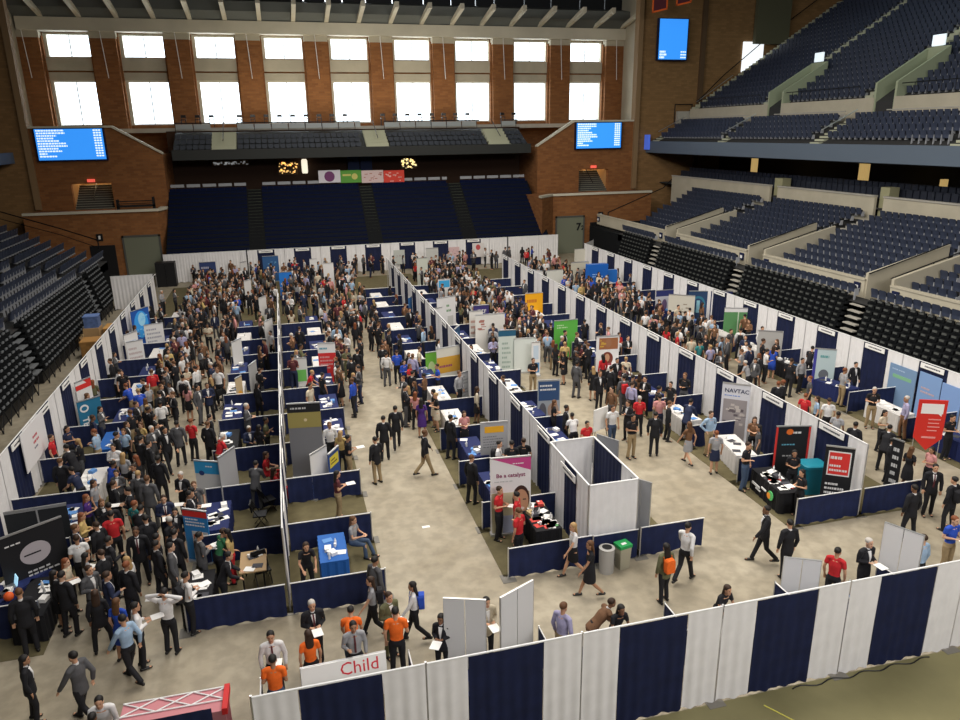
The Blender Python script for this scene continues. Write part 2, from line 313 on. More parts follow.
for (u0, v0, u1, lab) in ((652, 13, 667, 'left'), (676, 6, 691, 'right')):
    a = at_y(u0, v0, 68); b = at_y(u1, v0-2, 68)
    t = thing('hanging_banner', 'navy and red pennant banner with orange edge hanging from roof, %s of two' % lab, 'banner', ((a.x+b.x)/2, 68, a.z))
    w = (b.x-a.x)/2; obj('banner_cloth', MB().prism([(-w, 0), (w, .35), (w, 6), (-w, 6)], 1, -.02, .02), mat('maroon_cloth', (.10, .02, .03), .8), t)
    obj('orange_border', MB().prism([(-w, -.02), (w, .33), (w, .48), (-w, .13)], 1, -.04, -.021).box(-w-.02, -.04, 0, -w+.12, -.021, 6).box(w-.12, -.04, .4, w+.02, -.021, 6), M_ORG, t)
# ================================================================ END BALCONY + END STAND
struct('wall_balcony_back', MB().box(-10.1, 80, 6.5, 25.9, 80.3, 12.4), mat('brown_dark_wall', (.045, .022, .012), .8))
struct('slab_balcony', MB().prism([(74, 9.82), (74, 10.72), (74.4, 10.72), (74.4, 10.4), (78.5, 12.2), (80.5, 12.3), (80.5, 11.8), (77.5, 9.9)], 0, -9.1, 25.2), mat('balcony_charcoal', (.028, .03, .028), .7), 'charcoal balcony slab at the far end')
M_BSEAT = mat('balcony_seat', (.035, .042, .055), .55)
AIS = [(-4.6, 1.1), (9.7, 1.1), (23.0-.9, 1.1)]
for i, (x, w) in enumerate(AIS):
    mb = MB()
    for k in range(6): mb.box(x-w, 74.4+.6*k, 10.3, x+w, 75.0+.6*k, 10.75+.3*k)
    o = obj('aisle_steps', mb, M_TREAD); tag(o, 'pale steps climbing the far balcony, %s aisle from the left' % ORD[i], 'steps')
    obj('handrail', MB().path([(x, 74.5, 11.5), (x, 78, 13.2)], .04), M_RAIL, o)
sec = [(-9.0, -5.8), (-3.4, 8.5), (10.9, 20.9), (23.3, 25.1)]
for i, (a, b) in enumerate(sec):
    t = thing('balcony_seating_section', 'block of charcoal seats on the far balcony, %s block from the left' % ORD[i], 'seating', (0, 0, 0))
    for k in range(3):
        mb = MB(); x = a
        while x < b-.4:
            mb.box(x+.03, 74.9+k, 10.8+.45*k, x+.5, 75.05+k, 11.13+.45*k).box(x+.06, 74.55+k, 10.75+.45*k, x+.47, 74.9+k, 10.85+.45*k); x += .55
        obj('seat_row', mb, M_BSEAT, t)
    mb = MB()
    x = a
    while x < b-.3: mb.box(x+.04, 78.2, 12.55, min(x+1.55, b), 78.26, 13.0); x += 1.62
    obj('glass_panel', mb, mat('pale_glass_panel', (.35, .38, .38), .3), t)
    mb = MB().tube((a, 78.2, 13.1), (b, 78.2, 13.1), .05)
    x = a
    while x <= b: mb.tube((x, 78.2, 12.3), (x, 78.2, 13.1), .03, 6); x += 1.62
    obj('rail', mb, M_RAIL, t)
# high tables with stools behind the balcony rail, dark against the windows
mb0 = None; k = 0
for x in [q for q in [ -8.4+1.3*i for i in range(27)] if not any(abs(q-a) < 1.2 for a, _ in AIS)]:
    t = thing('bar_stool', 'dark bar stool on far balcony against windows, %s from the left' % ordn(k), 'stool', (x, 80.3, 12.7), group='bar stools along the far balcony'); k += 1
    obj('seat', MB().box(-.24, -.22, .72, .24, .22, .78), M_RAIL, t); obj('backrest', MB().box(-.24, .18, .95, .24, .22, 1.2), M_RAIL, t)
    for a in (-.2, .2):
        for b in (-.18, .18): obj('leg', MB().tube((a, b, 0), (a, b, .74 if b < 0 else 1.2), .025, 6), M_RAIL, t)
# interior of club below the balcony
def litpanel(x0, x1, z0, z1, label, col, seed, emis=.9, name='lit_wall_display'):
    t = thing(name, label, 'display', ((x0+x1)/2, 79.95, z0)); w = (x1-x0)/2; h = z1-z0
    obj('backing', MB().box(-w, -.05, 0, w, .05, h), mat('warm_backing', (.10, .05, .015), .6), t)
    rnd = random.Random(seed); mb = MB()
    for _ in range(40):
        x = rnd.uniform(-w+.05, w-.15); z = rnd.uniform(.05, h-.2); mb.box(x, -.08, z, x+rnd.uniform(.06, .22), -.05, z+rnd.uniform(.05, .2))
    obj('lamp_pattern', mb, mat('lamp_'+'%d' % seed, col, .5, emis=emis), t)
def club(px0, px1, py0, py1, *a, **k):
    p = at_y(px0, py1, 79.9); q = at_y(px1, py0, 79.9); litpanel(p.x, q.x, p.z, q.z, *a, **k)
club(279, 297, 161, 175, 'warm glowing display behind the end stand, left of the white lamp', (1, .62, .2), 5)
club(401, 416, 157, 169, 'warm glowing display behind the end stand, right of the hanging flags', (1, .85, .45), 6)
club(212, 248, 160, 166, 'row of small white lights below the balcony near its left end', (.5, .5, .5), 7, emis=.25)
p = at_y(304, 160, 79.5); o = obj('wall_lamp', MB().lathe([(.25, -.7), (.3, -.5), (.3, .5), (.22, .7)], 14), mat('lamp_warm_white', (1, .9, .7), .5, emis=1.)); o.location = (p.x, 79.3, p.z-.6); tag(o, 'cylindrical warm white wall lamp under the far balcony', 'lamp')
p = at_y(348, 170, 79.5); q = at_y(372, 158, 79.5); 
for i in range(2): 
    o = obj('blue_curtain', MB().box(p.x+i*1.3, 79.4, p.z-.5, p.x+i*1.3+1.2, 79.6, 11.0), mat('club_blue', (.01, .025, .10), .6)); tag(o, 'dark blue curtain under the balcony behind the flags, %s one' % ('left', 'right')[i], 'curtain')
# end stand: navy rows, five sections with steep dark stairs
struct('slab_end_stand', MB().prism([(67.5, 0), (75.2, 0), (75.2, 7.0), (74.9, 7.0), (67.5, 1.7)], 0, -9.93, 25.1), M_DARK, 'raked frame of the end stand')
SX = [-9.85, -3.0, -1.6, 7.6, 8.9, 16.6, 17.9, 25.0]
for i in range(4):
    a, b = SX[2*i], SX[2*i+1]
    t = thing('end_bleacher', 'section of dark navy folded bleacher rows at the far end, %s from left' % ORD[i], 'bleacher', (0, 0, 0))
    for k in range(17):
        y = 67.6+.45*k; z = 1.75+.325*k
        mb = MB().box(a, y, z, b, y+.4, z+.06); x = a
        while x < b-.2: mb.box(x+.01, y+.2, z+.06, min(x+.52, b), y+.3, z+.30); x += .54
        obj('seat_row', mb, M_STAND, t)
    mb = MB(); x = a
    while x < b-.5: mb.box(x+.1, 75.25, 7.35, min(x+1.3, b), 75.3, 7.62); x += 1.42
    obj('top_rail_panel', mb, mat('rail_panel_grey', (.30, .31, .33), .6), t)
for i in range(3):
    a, b = SX[2*i+1], SX[2*i+2]; mb = MB(); e = MB()
    for k in range(22):
        y = 67.5+.35*k; z = 1.65+.252*k; mb.box(a, y, z-.2, b, y+.4, z); e.box(a+.1, y-.02, z, b-.1, y+.06, z+.03)
    o = obj('bleacher_stairs', mb, M_DARK); tag(o, 'dark stairs between navy sections of the end stand, %s from left' % ORD[i], 'stairs')
    obj('step_edge', e, mat('step_edge_olive', (.10, .11, .07), .8), o)
# flags on the rail
for i, (u0, u1, c, c2, lab) in enumerate(((319, 340, (.62, .6, .64), (.16, .05, .14), 'white flag with dark purple disc'), (341, 361, (.10, .30, .05), (.55, .5, .15), 'green flag with yellow band'), (362, 383, (.62, .48, .46), (.4, .15, .12), 'pale pink flag'), (384, 404, (.62, .06, .04), (.8, .5, .45), 'red flag'))):
    a = at_y(u0, 183, 75.1); b = at_y(u1, 170, 75.1)
    t = thing('rail_flag', lab+' hung on the rail above the end stand', 'flag', ((a.x+b.x)/2, 75.12, a.z)); w = (b.x-a.x)/2; h = b.z-a.z
    obj('cloth', MB().box(-w, -.02, 0, w, .02, h), mat('flag%d' % i, c, .8), t)
    if i == 0: obj('disc', MB().prism([(.5*cos(q*pi/8), h/2+.5*sin(q*pi/8)) for q in range(16)], 1, -.03, -.02), mat('flagc0', c2, .8), t)
    elif i == 1: obj('band', MB().box(-w*.8, -.03, h*.55, 0, -.02, h*.7).prism([(.35*w+.3*cos(q*pi/6), h/2+.3*sin(q*pi/6)) for q in range(12)], 1, -.03, -.02), mat('flagc1', c2, .8), t)
    else:
        rnd = random.Random(i); mb = MB()
        for _ in range(14): x = rnd.uniform(-w*.85, w*.7); z = rnd.uniform(.1, h-.25); mb.box(x, -.03, z, x+rnd.uniform(.08, .4), -.02, z+.07)
        obj('writing', mb, mat('flagc%d' % i, c2, .8), t)
# ================================================================ SIDE STANDS
SEATS = []          # (x, y, z, rz, place)
def mirror(x): return 16.2-x
def bowl(side, y_end0, aisles, slots, ystart):
    mx = (lambda x: x) if side == 'right' else mirror
    rz = pi/2 if side == 'right' else -pi/2      # seat faces local -Y
    mb = MB()
    for k in range(-1, 11):
        x0 = 30.45+.85*k if k >= 0 else 29.3; x1 = 31.3+.85*k if k >= 0 else 30.3; z = 3.0+.26*k if k >= 0 else 2.95
        segs = []; y = ystart
        for a, b in sorted(slots):
            if k < 6 and k >= 0: segs.append((y, a)); y = b
        ye = y_end0+.45*max(k, 0)
        segs.append((y, ye))
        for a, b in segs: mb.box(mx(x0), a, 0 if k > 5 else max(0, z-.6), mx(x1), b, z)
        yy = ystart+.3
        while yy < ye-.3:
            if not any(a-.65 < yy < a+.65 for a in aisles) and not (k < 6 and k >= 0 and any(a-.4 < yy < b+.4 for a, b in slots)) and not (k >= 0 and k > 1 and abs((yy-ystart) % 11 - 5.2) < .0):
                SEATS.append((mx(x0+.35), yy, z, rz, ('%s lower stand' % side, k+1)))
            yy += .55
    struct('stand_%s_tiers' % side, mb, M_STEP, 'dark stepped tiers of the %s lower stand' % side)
    for i, a in enumerate(aisles):
        mb = MB()
        for k in range(12):
            x = 30.45+.425*(k+12) if side == 'right' else 30.45+.85*k*.9
            zz = 3.0+.26*(x-30.45)/.85
            if x > 39.2 or (side == 'right' and x < 35.75): continue
            mb.box(mx(x), a-.5, zz-.1, mx(x+.24), a+.5, zz+.14)
        o = obj('aisle_steps', mb, M_CONC); tag(o, 'pale concrete steps climbing the %s lower stand, %s aisle from the camera' % (side, ORD[i]), 'steps')
bowl('right', 61.5, [31.8, 42.6, 54.0], [(30.9, 32.7), (41.7, 43.5), (53.0, 54.9)], 23)
bowl('left', 61.0, [39.2, 53.0], [], 25)
# right parapet, back wall, vomitory side walls
for i, (a, b) in enumerate(((22, 30.9), (32.7, 41.7), (43.5, 53.0), (54.9, 68.5))):
    struct('wall_right_parapet_%d' % (i+1), MB().box(30.3, a, 2.2, 30.5, b, 3.95).box(30.26, a, 3.9, 30.54, b, 4.0), M_BEIGE, 'beige concrete parapet in front of right lower stand')
    for y in (a+.45, b-.45):
        o = obj('section_sign', MB().box(30.2, y-.22, 3.3, 30.28, y+.22, 3.75).box(30.18, y-.12, 3.4, 30.2, y+.12, 3.6, 1), [M_NAVY, M_WP]); tag(o, 'small navy section sign on beige parapet, %s parapet from the camera, %s end' % (ORD[i], 'near' if y < (a+b)/2 else 'far'), 'sign', None)
for i, (a, b) in enumerate([(30.9, 32.7), (41.7, 43.5), (53.0, 54.9)]):
    mb = MB()
    for y in (a, b): mb.prism([(30.4, 2.2), (30.4, 4.3), (35.6, 5.6), (35.6, 2.2)], 1, y-.09, y+.09)
    mb.box(35.5, a, 2.2, 35.7, b, 4.5)
    struct('wall_vomitory_%d' % (i+1), mb, M_BEIGE, 'beige side walls of stair well cut in right lower stand')
    mb = MB()
    for y in (a+.15, b-.15): mb.tube((30.4, y, 4.3), (35.4, y, 5.65), .035)
    for x in (30.5, 33, 35.4): mb.tube((x, a+.15, 3.5), (x, a+.15, 4.3+.27*(x-30.4)), .03)
    o = obj('handrail', mb, M_RAIL); tag(o, 'dark handrails in the beige stair well of right stand, %s from the camera' % ORD[i], 'handrail')
mb = MB(); e = [20, 31.3, 32.3, 42.2, 43.0, 53.6, 54.6, 71]
for a, b in zip(e[::2], e[1::2]): mb.box(39.7, a, 4.5, 39.9, b, 7.25)
struct('wall_right_bowl_back', mb, M_BEIGE, 'beige wall behind the right lower stand')
mb = MB()
for a, b in zip(e[::2], e[1::2]): mb.box(39.62, a, 7.25, 39.95, b, 7.35)
struct('trim_right_back_wall_cap', mb, M_CONC)
struct('pillar_right_concourse', MB().box(40.1, 42.2, 4.5, 40.9, 43.0, 7.9).box(40.1, 53.6, 4.5, 40.9, 54.6, 7.9).box(40.1, 31.3, 4.5, 40.9, 32.3, 7.9), mat('greenish_beige_pillar', (.30, .29, .17), .8))
struct('floor_right_concourse', MB().box(39.9, 15, 6.4, 47, 74, 6.5), M_STEP)
struct('wall_right_concourse_back', MB().box(47, 15, 6, 47.3, 74, 10), M_BLACK)
struct('ceiling_right_concourse', MB().box(38.4, 15, 9.5, 47.3, 74, 9.6), M_BLACK)
M_LIT = mat('lit_column_yellow', (.75, .5, .18), .6, emis=.55)  # lamplight on the columns is put into their colour as a glow
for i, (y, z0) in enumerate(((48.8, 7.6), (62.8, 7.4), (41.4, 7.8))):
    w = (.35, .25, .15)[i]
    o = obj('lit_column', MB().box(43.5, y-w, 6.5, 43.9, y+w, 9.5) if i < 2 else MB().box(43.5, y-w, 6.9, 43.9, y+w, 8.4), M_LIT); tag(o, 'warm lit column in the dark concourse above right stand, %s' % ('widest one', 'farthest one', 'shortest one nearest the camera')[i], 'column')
# seats of dark club rows in the concourse
mb = MB()
for y in [18+.6*k for k in range(90)]:
    for r in range(2): mb.box(41.2+r*1.0, y, 7.0+.3*r, 41.35+r*1.0, y+.5, 7.75+.3*r)
o = obj('club_seating', mb, mat('club_seat_dark', (.018, .022, .035), .6)); tag(o, 'dim rows of dark seats in the concourse behind the right stand', 'seating', kind='stuff')
# telescopic folded bleachers
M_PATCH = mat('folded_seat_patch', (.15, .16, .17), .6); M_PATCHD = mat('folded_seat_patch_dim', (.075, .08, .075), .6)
def tele(side, sections):
    mx = (lambda x: x) if side == 'right' else mirror
    for i, (a, b) in enumerate(sections):
        t = thing('folded_bleacher', 'black folded telescopic bleacher with light patches, %s side, %s section from camera' % (side, ORD[i]), 'bleacher')
        for r in range(9):
            z = .75+.30*r; x = 28.45+.085*r; mb = MB()
            mb.box(mx(x+.05), a, z-.12, mx(x+.32), b, z+.02)
            y = a+.1
            while y < b-.4:
                mb.box(mx(x), y, z+.02, mx(x+.09), y+.42, z+.22); mb.box(mx(x-.05), y+.1, z+.13, mx(x+.06), y+.34, z+.22, 1); y += .52
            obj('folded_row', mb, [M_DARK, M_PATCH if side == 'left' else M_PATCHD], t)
        mb = MB(); mb.box(mx(28.6), a, .05, mx(29.5), b, .6); y = a
        while y < b: mb.tube((mx(28.35), y, 0), (mx(28.55), y, .75), .03, 6).tube((mx(28.35), y, .05), (mx(28.5), y+.9, .7), .02, 6); y += 1.0
        obj('underframe', mb, M_BLACK, t)
tele('right', [(20.5, 31.1), (32.5, 41.9), (43.3, 53.3), (54.7, 60.3)])
tele('left', [(22, 38.5), (39.9, 52.4), (53.6, 57.5)])
for side, ys in (('right', (31.8, 42.6, 54.0)), ('left', (39.2, 53.0))):
    mx = (lambda x: x) if side == 'right' else mirror
    for i, y in enumerate(ys):
        mb = MB()
        for r in range(7): mb.box(mx(28.5+.1*r), y-.45, .8+.33*r, mx(28.85+.1*r), y+.45, .86+.33*r)
        o = obj('folded_steps', mb, M_CONC if side == 'right' else M_PATCH); tag(o, 'pale folded steps between black bleacher sections, %s side, %s from camera' % (side, ORD[i]), 'steps')
struct('slab_right_stand_front', MB().box(29.3, 20, 0, 30.3, 68, 2.9).box(30.3, 61, 0, 38, 69.5, 3.0), M_DARK)
# left stand end rail
struct('slab_left_stand_front', MB().box(mirror(29.3), 22, 0, mirror(30.45), 61, 2.9), M_DARK)
o = obj('stand_rail', MB().path([(mirror(30), 62.3, 3.4), (mirror(30), 62.3, 4.4), (mirror(33), 64.3, 5.2), (mirror(38), 66.6, 6.6)], .05).path([(mirror(30.2), 62.3, 3.9), (mirror(33), 64.3, 4.7), (mirror(38), 66.6, 6.0)], .03), M_RAIL); tag(o, 'dark sloping rail along the far end of the left stand', 'rail')
o = obj('stand_rail', MB().path([(30.6, 66.6, 3.4), (30.6, 66.6, 4.3), (38, 69.6, 6.2), (39, 69.8, 7)], .05), M_RAIL); tag(o, 'dark sloping rail along the far end of the right stand', 'rail')
# ---- upper deck, right
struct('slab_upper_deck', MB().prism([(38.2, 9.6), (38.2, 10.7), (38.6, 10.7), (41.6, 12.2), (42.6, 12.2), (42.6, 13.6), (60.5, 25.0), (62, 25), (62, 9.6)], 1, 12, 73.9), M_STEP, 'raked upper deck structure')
struct('trim_upper_fascia', MB().box(38.0, 12, 9.6, 38.25, 73.9, 10.75), M_FASCIA, 'blue grey fascia along the upper deck')
struct('trim_upper_fascia_left', MB().box(-22.0, 12, 9.9, -21.75, 73.6, 10.8), M_FASCIA)
o = obj('fascia_end_light', MB().box(37.8, 73.0, 9.9, 38.0, 73.9, 11.4), mat('blue_glow', (.10, .2, .9), .5, emis=.25)); tag(o, 'blue lit box at the far end of upper deck fascia', 'light')
UA = [72.9, 60.6, 48.3, 36.0]; US = [(58.0, 59.9), (45.5, 47.4), (33, 35)]
UP = []
for k in range(4): UP.append((38.75+.72*k, 10.75+.42*k, 0))
for k in range(21): UP.append((43.0+.8*k, 13.7+.512*k, 1))
for k, (x, z, up) in enumerate(UP):
    y = 24.
    while y < 72.2:
        ok = not any(abs(y-a) < .7 for a in UA) and not (up and x < 46.6 and any(a-.3 < y < b+.3 for a, b in US))
        if ok and in_view(x, y, z+.5, 4): SEATS.append((x+.25, y, z, pi/2, ('upper deck', k)))
        y += .55
for i, a in enumerate(UA):
    mb = MB()
    for k in range(8): mb.box(38.5+.4*k, a-.5, 10.7+.21*k, 38.9+.4*k, a+.5, 10.85+.21*k)
    lo = obj('cross_aisle_steps', mb, M_TREAD); tag(lo, 'pale green steps through front rows of upper deck, %s aisle from far wall' % ORD[i], 'steps'); mb = MB()
    for k in range(42):
        x = 42.8+.4*k
        if i and x < 46.6 and False: continue
        mb.box(x, a-.4, 13.6+.256*k, x+.34, a+.4, 14.1+.256*k)
    o = obj('aisle_steps', mb, M_TREAD); tag(o, 'pale green steps climbing the upper deck, %s aisle from the far wall' % ORD[i], 'steps')
    obj('handrail', MB().path([(42.8, a-.5, 14.6), (46.8, a-.5, 17.2)], .04), M_ALU, o); obj('handrail', MB().path([(38.6, a-.5, 11.7), (41.5, a-.5, 13.1)], .04), M_ALU, lo)
for i, (a, b) in enumerate(US):
    mb = MB()
    for y in (a, b): mb.prism([(42.5, 12.2), (42.5, 14.9), (46.6, 17.3), (46.6, 12.2)], 1, y-.1, y+.1)
    mb.box(46.5, a, 12.2, 46.7, b, 17.3)
    struct('wall_upper_vomitory_%d' % (i+1), mb, mat('pale_green_wall', (.33, .37, .25), .8), 'pale green side walls of upper deck entrance')
    o = obj('lit_sign_board', MB().box(46.45, a+.4, 17.35, 46.55, b-.4, 18.1), mat('lit_white_sign', (.75, .85, .9), .5, emis=.8)); tag(o, 'small bright white sign over upper deck entrance, %s from the far wall' % ORD[i], 'sign')
ys = [23, 33, 35, 45.5, 47.4, 58.0, 59.9, 73]
mb = MB(); rl = MB()
for a, b in zip(ys[::2], ys[1::2]): mb.box(42.45, a, 12.2, 42.6, b, 13.9)
struct('wall_upper_cross_aisle', mb, M_BEIGE, 'beige wall along the upper deck cross aisle')
for i, (a, b) in enumerate(((34, 45.0), (49, 57.5), (61.2, 72))):
    rl = MB().tube((42.5, a, 14.75), (42.5, b, 14.75), .035); y = a
    while y <= b: rl.tube((42.5, y, 13.9), (42.5, y, 14.75), .025, 6); y += 1.1
    o = obj('guard_rail', rl, M_RAIL); tag(o, 'dark guard rail on the beige upper deck wall, %s length from the camera' % ORD[i], 'rail')
    r2 = MB().box(41.45, a, 12.5, 41.5, b, 12.85).tube((41.5, a, 13.0), (41.5, b, 13.0), .04)
    o = obj('cross_aisle_rail', r2, M_CONC); tag(o, 'pale low rail above the front rows of upper deck, %s length from the camera' % ORD[i], 'rail')
# stair rail on brick wall at the far end of the upper deck
o = obj('wall_handrail', MB().path([(43.5, 73.6, 14.6), (46.5, 73.6, 17.3), (52, 73.6, 21.5), (58, 73.6, 25.5)], .05).path([(41, 73.6, 12.6), (41, 73.6, 14.4), (43, 73.6, 14.4), (43, 73.6, 13)], .05), M_RAIL); tag(o, 'dark handrail climbing the tan brick wall beside the top steps', 'rail')
o = obj('landing_box', MB().box(41.2, 73.2, 12.2, 42.8, 73.7, 13.7), M_CONC); tag(o, 'pale box at landing beside far end of upper deck', 'box')
p = at_y(742, 62, 73.9); q = at_y(757, 42, 73.9)
struct('window_40', MB().box(p.x, 73.8, p.z-1, q.x+.8, 73.98, q.z), mat('day_slot', (.9, .95, 1), .5, emis=1.0), 'bright daylight slot beside the top steps')
p = at_y(753, 44, 73.6)
struct('pillar_upper_corner', MB().box(p.x, 73.2, p.z, p.x+4, 73.7, 28), mat('olive_column', (.10, .10, .06), .8))
# ---- seats: 300 largest in view as objects, the rest one object
def seat_meshes():
    b = MB(); b.loft([[(-.22, .10, .42), (.22, .10, .42), (.22, .17, .42), (-.22, .17, .42)], [(-.24, .12, .6), (.24, .12, .6), (.24, .19, .6), (-.24, .19, .6)], [(-.23, .20, .84), (.23, .20, .84), (.23, .26, .84), (-.23, .26, .84)], [(-.17, .24, .9), (.17, .24, .9), (.17, .28, .9), (-.17, .28, .9)]])
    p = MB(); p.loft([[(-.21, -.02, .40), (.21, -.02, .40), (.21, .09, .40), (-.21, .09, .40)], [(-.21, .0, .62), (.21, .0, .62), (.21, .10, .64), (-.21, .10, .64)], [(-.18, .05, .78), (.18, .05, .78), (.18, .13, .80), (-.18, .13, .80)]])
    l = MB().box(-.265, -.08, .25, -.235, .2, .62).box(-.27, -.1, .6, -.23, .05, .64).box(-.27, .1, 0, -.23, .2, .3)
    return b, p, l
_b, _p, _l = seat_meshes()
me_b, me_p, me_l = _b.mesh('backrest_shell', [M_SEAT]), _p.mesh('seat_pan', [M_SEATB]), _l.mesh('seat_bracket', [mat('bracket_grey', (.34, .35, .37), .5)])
vis = [s for s in SEATS if in_view(s[0], s[1], s[2]+.6, 4)]
vis.sort(key=lambda s: hypot(hypot(s[0], s[1]), HC-s[2]))
near, rest = vis[:300], vis[300:]
cnt = {}
near.sort(key=lambda s: (s[4], s[1]))
for (x, y, z, rz, (pl, k)) in near:
    cnt[(pl, k)] = cnt.get((pl, k), 0)+1
    o = put('stadium_seat', me_b, None, (x, y, z), rz)
    tag(o, 'blue folding stadium seat, %s, row %s up from front, %s seat from camera' % (pl, ordn(max(k, 0)), ordn(cnt[(pl, k)]-1)), 'seat', 'blue seats of the '+pl)
    put('seat_pan', me_p, o); put('bracket', me_l, o)
mb = MB()
for (x, y, z, rz, _) in rest:
    s = 1 if rz > 0 else -1
    def T(px, py, pz): return (x-s*py, y+s*px, z+pz)
    bb = [T(-.23, .10, .42), T(.23, .10, .42), T(.23, .17, .42), T(-.23, .17, .42), T(-.2, .22, .88), T(.2, .22, .88), T(.2, .28, .88), T(-.2, .28, .88)]
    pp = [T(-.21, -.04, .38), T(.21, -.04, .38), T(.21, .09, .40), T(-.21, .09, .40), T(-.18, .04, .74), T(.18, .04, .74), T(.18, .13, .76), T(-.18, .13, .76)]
    F6 = [(0, 3, 2, 1), (4, 5, 6, 7), (0, 1, 5, 4), (1, 2, 6, 5), (2, 3, 7, 6), (3, 0, 4, 7)]
    mb.add(bb, F6, 0); mb.add(pp, F6, 1); mb.add([T(-.26, -.08, .3), T(-.23, -.08, .3), T(-.23, .2, .3), T(-.26, .2, .3), T(-.26, -.08, .62), T(-.23, -.08, .62), T(-.23, .1, .62), T(-.26, .1, .62)], F6, 2)
o = obj('stadium_seating', mb, [M_SEAT, M_SEATB, MATS['bracket_grey']]); tag(o, 'rows of blue folding stadium seats filling the stands beyond the nearest ones', 'seating', kind='stuff')
# ================================================================ PIPE AND DRAPE
def drape_mesh(w, h, folds, amp=.035, name='drape', seed=0):
    rnd = random.Random(seed); n = folds*8; ph = [rnd.uniform(.7, 1.3) for _ in range(folds+1)]
    mb = MB(); F = []; B = []
    zs = [0.03, h*.5, h*.93, h]
    for j, z in enumerate(zs):
        fr = []; bk = []; k = (1.1, .8, .45, .1)[j]
        for i in range(n+1):
            x = -w/2+w*i/n; a = amp*k*sin(i/8*2*pi)*ph[i//8]+(amp*.5*sin(i*.23+seed) if j < 2 else 0)
            fr.append((x, a-.006, z+(.03*sin(i*.35+seed) if j == 0 else 0))); bk.append((x, a+.006, z+(.03*sin(i*.35+seed) if j == 0 else 0)))
        F.append(fr); B.append(bk)
    m = n+1; vs = [p for r in F for p in r]+[p for r in B for p in r]; off = m*len(zs); fs = []
    for j in range(len(zs)-1):
        for i in range(n):
            a = j*m+i; fs.append((a, a+1, a+m+1, a+m)); fs.append((off+a, off+a+m, off+a+m+1, off+a+1))
    mb.add(vs, fs); me = mb.mesh(name, smooth=True); return me
DR = {}
def drape(kind, w, h, seed):
    key = (kind, round(w, 1), h, seed % 3)
    if key not in DR:
        DR[key] = drape_mesh(round(w, 1), h, max(2, int(w*(4.2 if kind != 'rail' else 4))), .015 if kind != 'rail' else .011, kind+'_drape', seed % 3)
        DR[key].materials.append({'white': M_WHITE, 'navy': M_NAVY, 'rail': M_NAVYL}[kind])
    return DR[key]
ROWN = {}
def pole(x, y, h, row):
    ROWN[('p', row)] = ROWN.get(('p', row), -1)+1
    if 'pole' not in DR:
        DR['pole'] = MB().tube((0, 0, 0), (0, 0, 2.46), .022, 8).mesh('upright_pole', [M_ALU]); DR['plate'] = MB().box(-.2, -.2, 0, .2, .2, .012).mesh('base_plate', [mat('dull_plate', (.16, .15, .13), .6)])
        DR['pole1'] = MB().tube((0, 0, 0), (0, 0, .98), .02, 8).mesh('short_pole', [M_ALU])
    o = put('drape_pole', DR['pole' if h > 2 else 'pole1'], None, (x, y, 0))
    tag(o, '%s upright pole of %s, %s one' % ('thin grey' if h > 2 else 'short grey', row, ordn(ROWN[('p', row)])), 'pole', 'drape poles of '+row)
    put('base_plate', DR['plate'], o)
def hang(kind, x, y, rz, w, h, row, side=None):
    c = {'white': 'white', 'navy': 'dark navy', 'rail': 'low navy'}[kind]
    ROWN[(kind, row)] = ROWN.get((kind, row), -1)+1; i = ROWN[(kind, row)]
    me = drape(kind, w, h, i)
    o = put({'white': 'white_drape', 'navy': 'navy_drape', 'rail': 'rail_drape'}[kind], me, None, (x, y, 0), rz)
    o.scale = ((w-(.035 if kind == 'white' else 0))/round(w, 1), 1, 1)
    if kind == 'rail': lab = '%s drape hung on low rail, %s' % (c, row)
    else: lab = '%s drape of %s, %s %s one from %s' % (c, row, ordn(i), c.split()[-1], side or 'camera')
    return tag(o, lab, 'drape', '%s drapes of %s' % (c, row))
def bar(p, q, row, r=.02, part='crossbar'):
    ROWN[('b', row)] = ROWN.get(('b', row), -1)+1
    L = hypot(q[0]-p[0], q[1]-p[1]); a = atan2(q[1]-p[1], q[0]-p[0])
    o = obj(part, MB().tube((0, 0, 0), (L, 0, 0), r, 8), M_WP, None, p, a)
    tag(o, 'white crossbar on top of %s, %s span from %s' % (row, ordn(ROWN[('b', row)]), 'left' if abs(q[0]-p[0]) > abs(q[1]-p[1]) else 'camera'), 'crossbar', 'crossbars of '+row)
def name_sign(x, y, z, rz, row):
    ROWN[('s', row)] = ROWN.get(('s', row), -1)+1
    if 'sign' not in DR:
        DR['sign'] = MB().box(-.58, -.012, -.11, .58, .012, .11).mesh('name_sign', [M_PAPER])
        rnd = random.Random(4); mb = MB(); xx = -.36
        while xx < .36: w_ = rnd.uniform(.03, .08); mb.box(xx, -.016, -.03, xx+w_, -.012, .03); xx += w_+.02
        DR['signtx'] = mb.mesh('lettering', [mat('sign_ink', (.05, .05, .06), .7)])
    o = put('name_sign', DR['sign'], None, (x, y, z), rz)
    tag(o, 'white name sign on navy drape of %s, %s sign in order' % (row, ordn(ROWN[('s', row)])), 'sign', 'booth name signs of '+row)
    put('lettering', DR['signtx'], o)
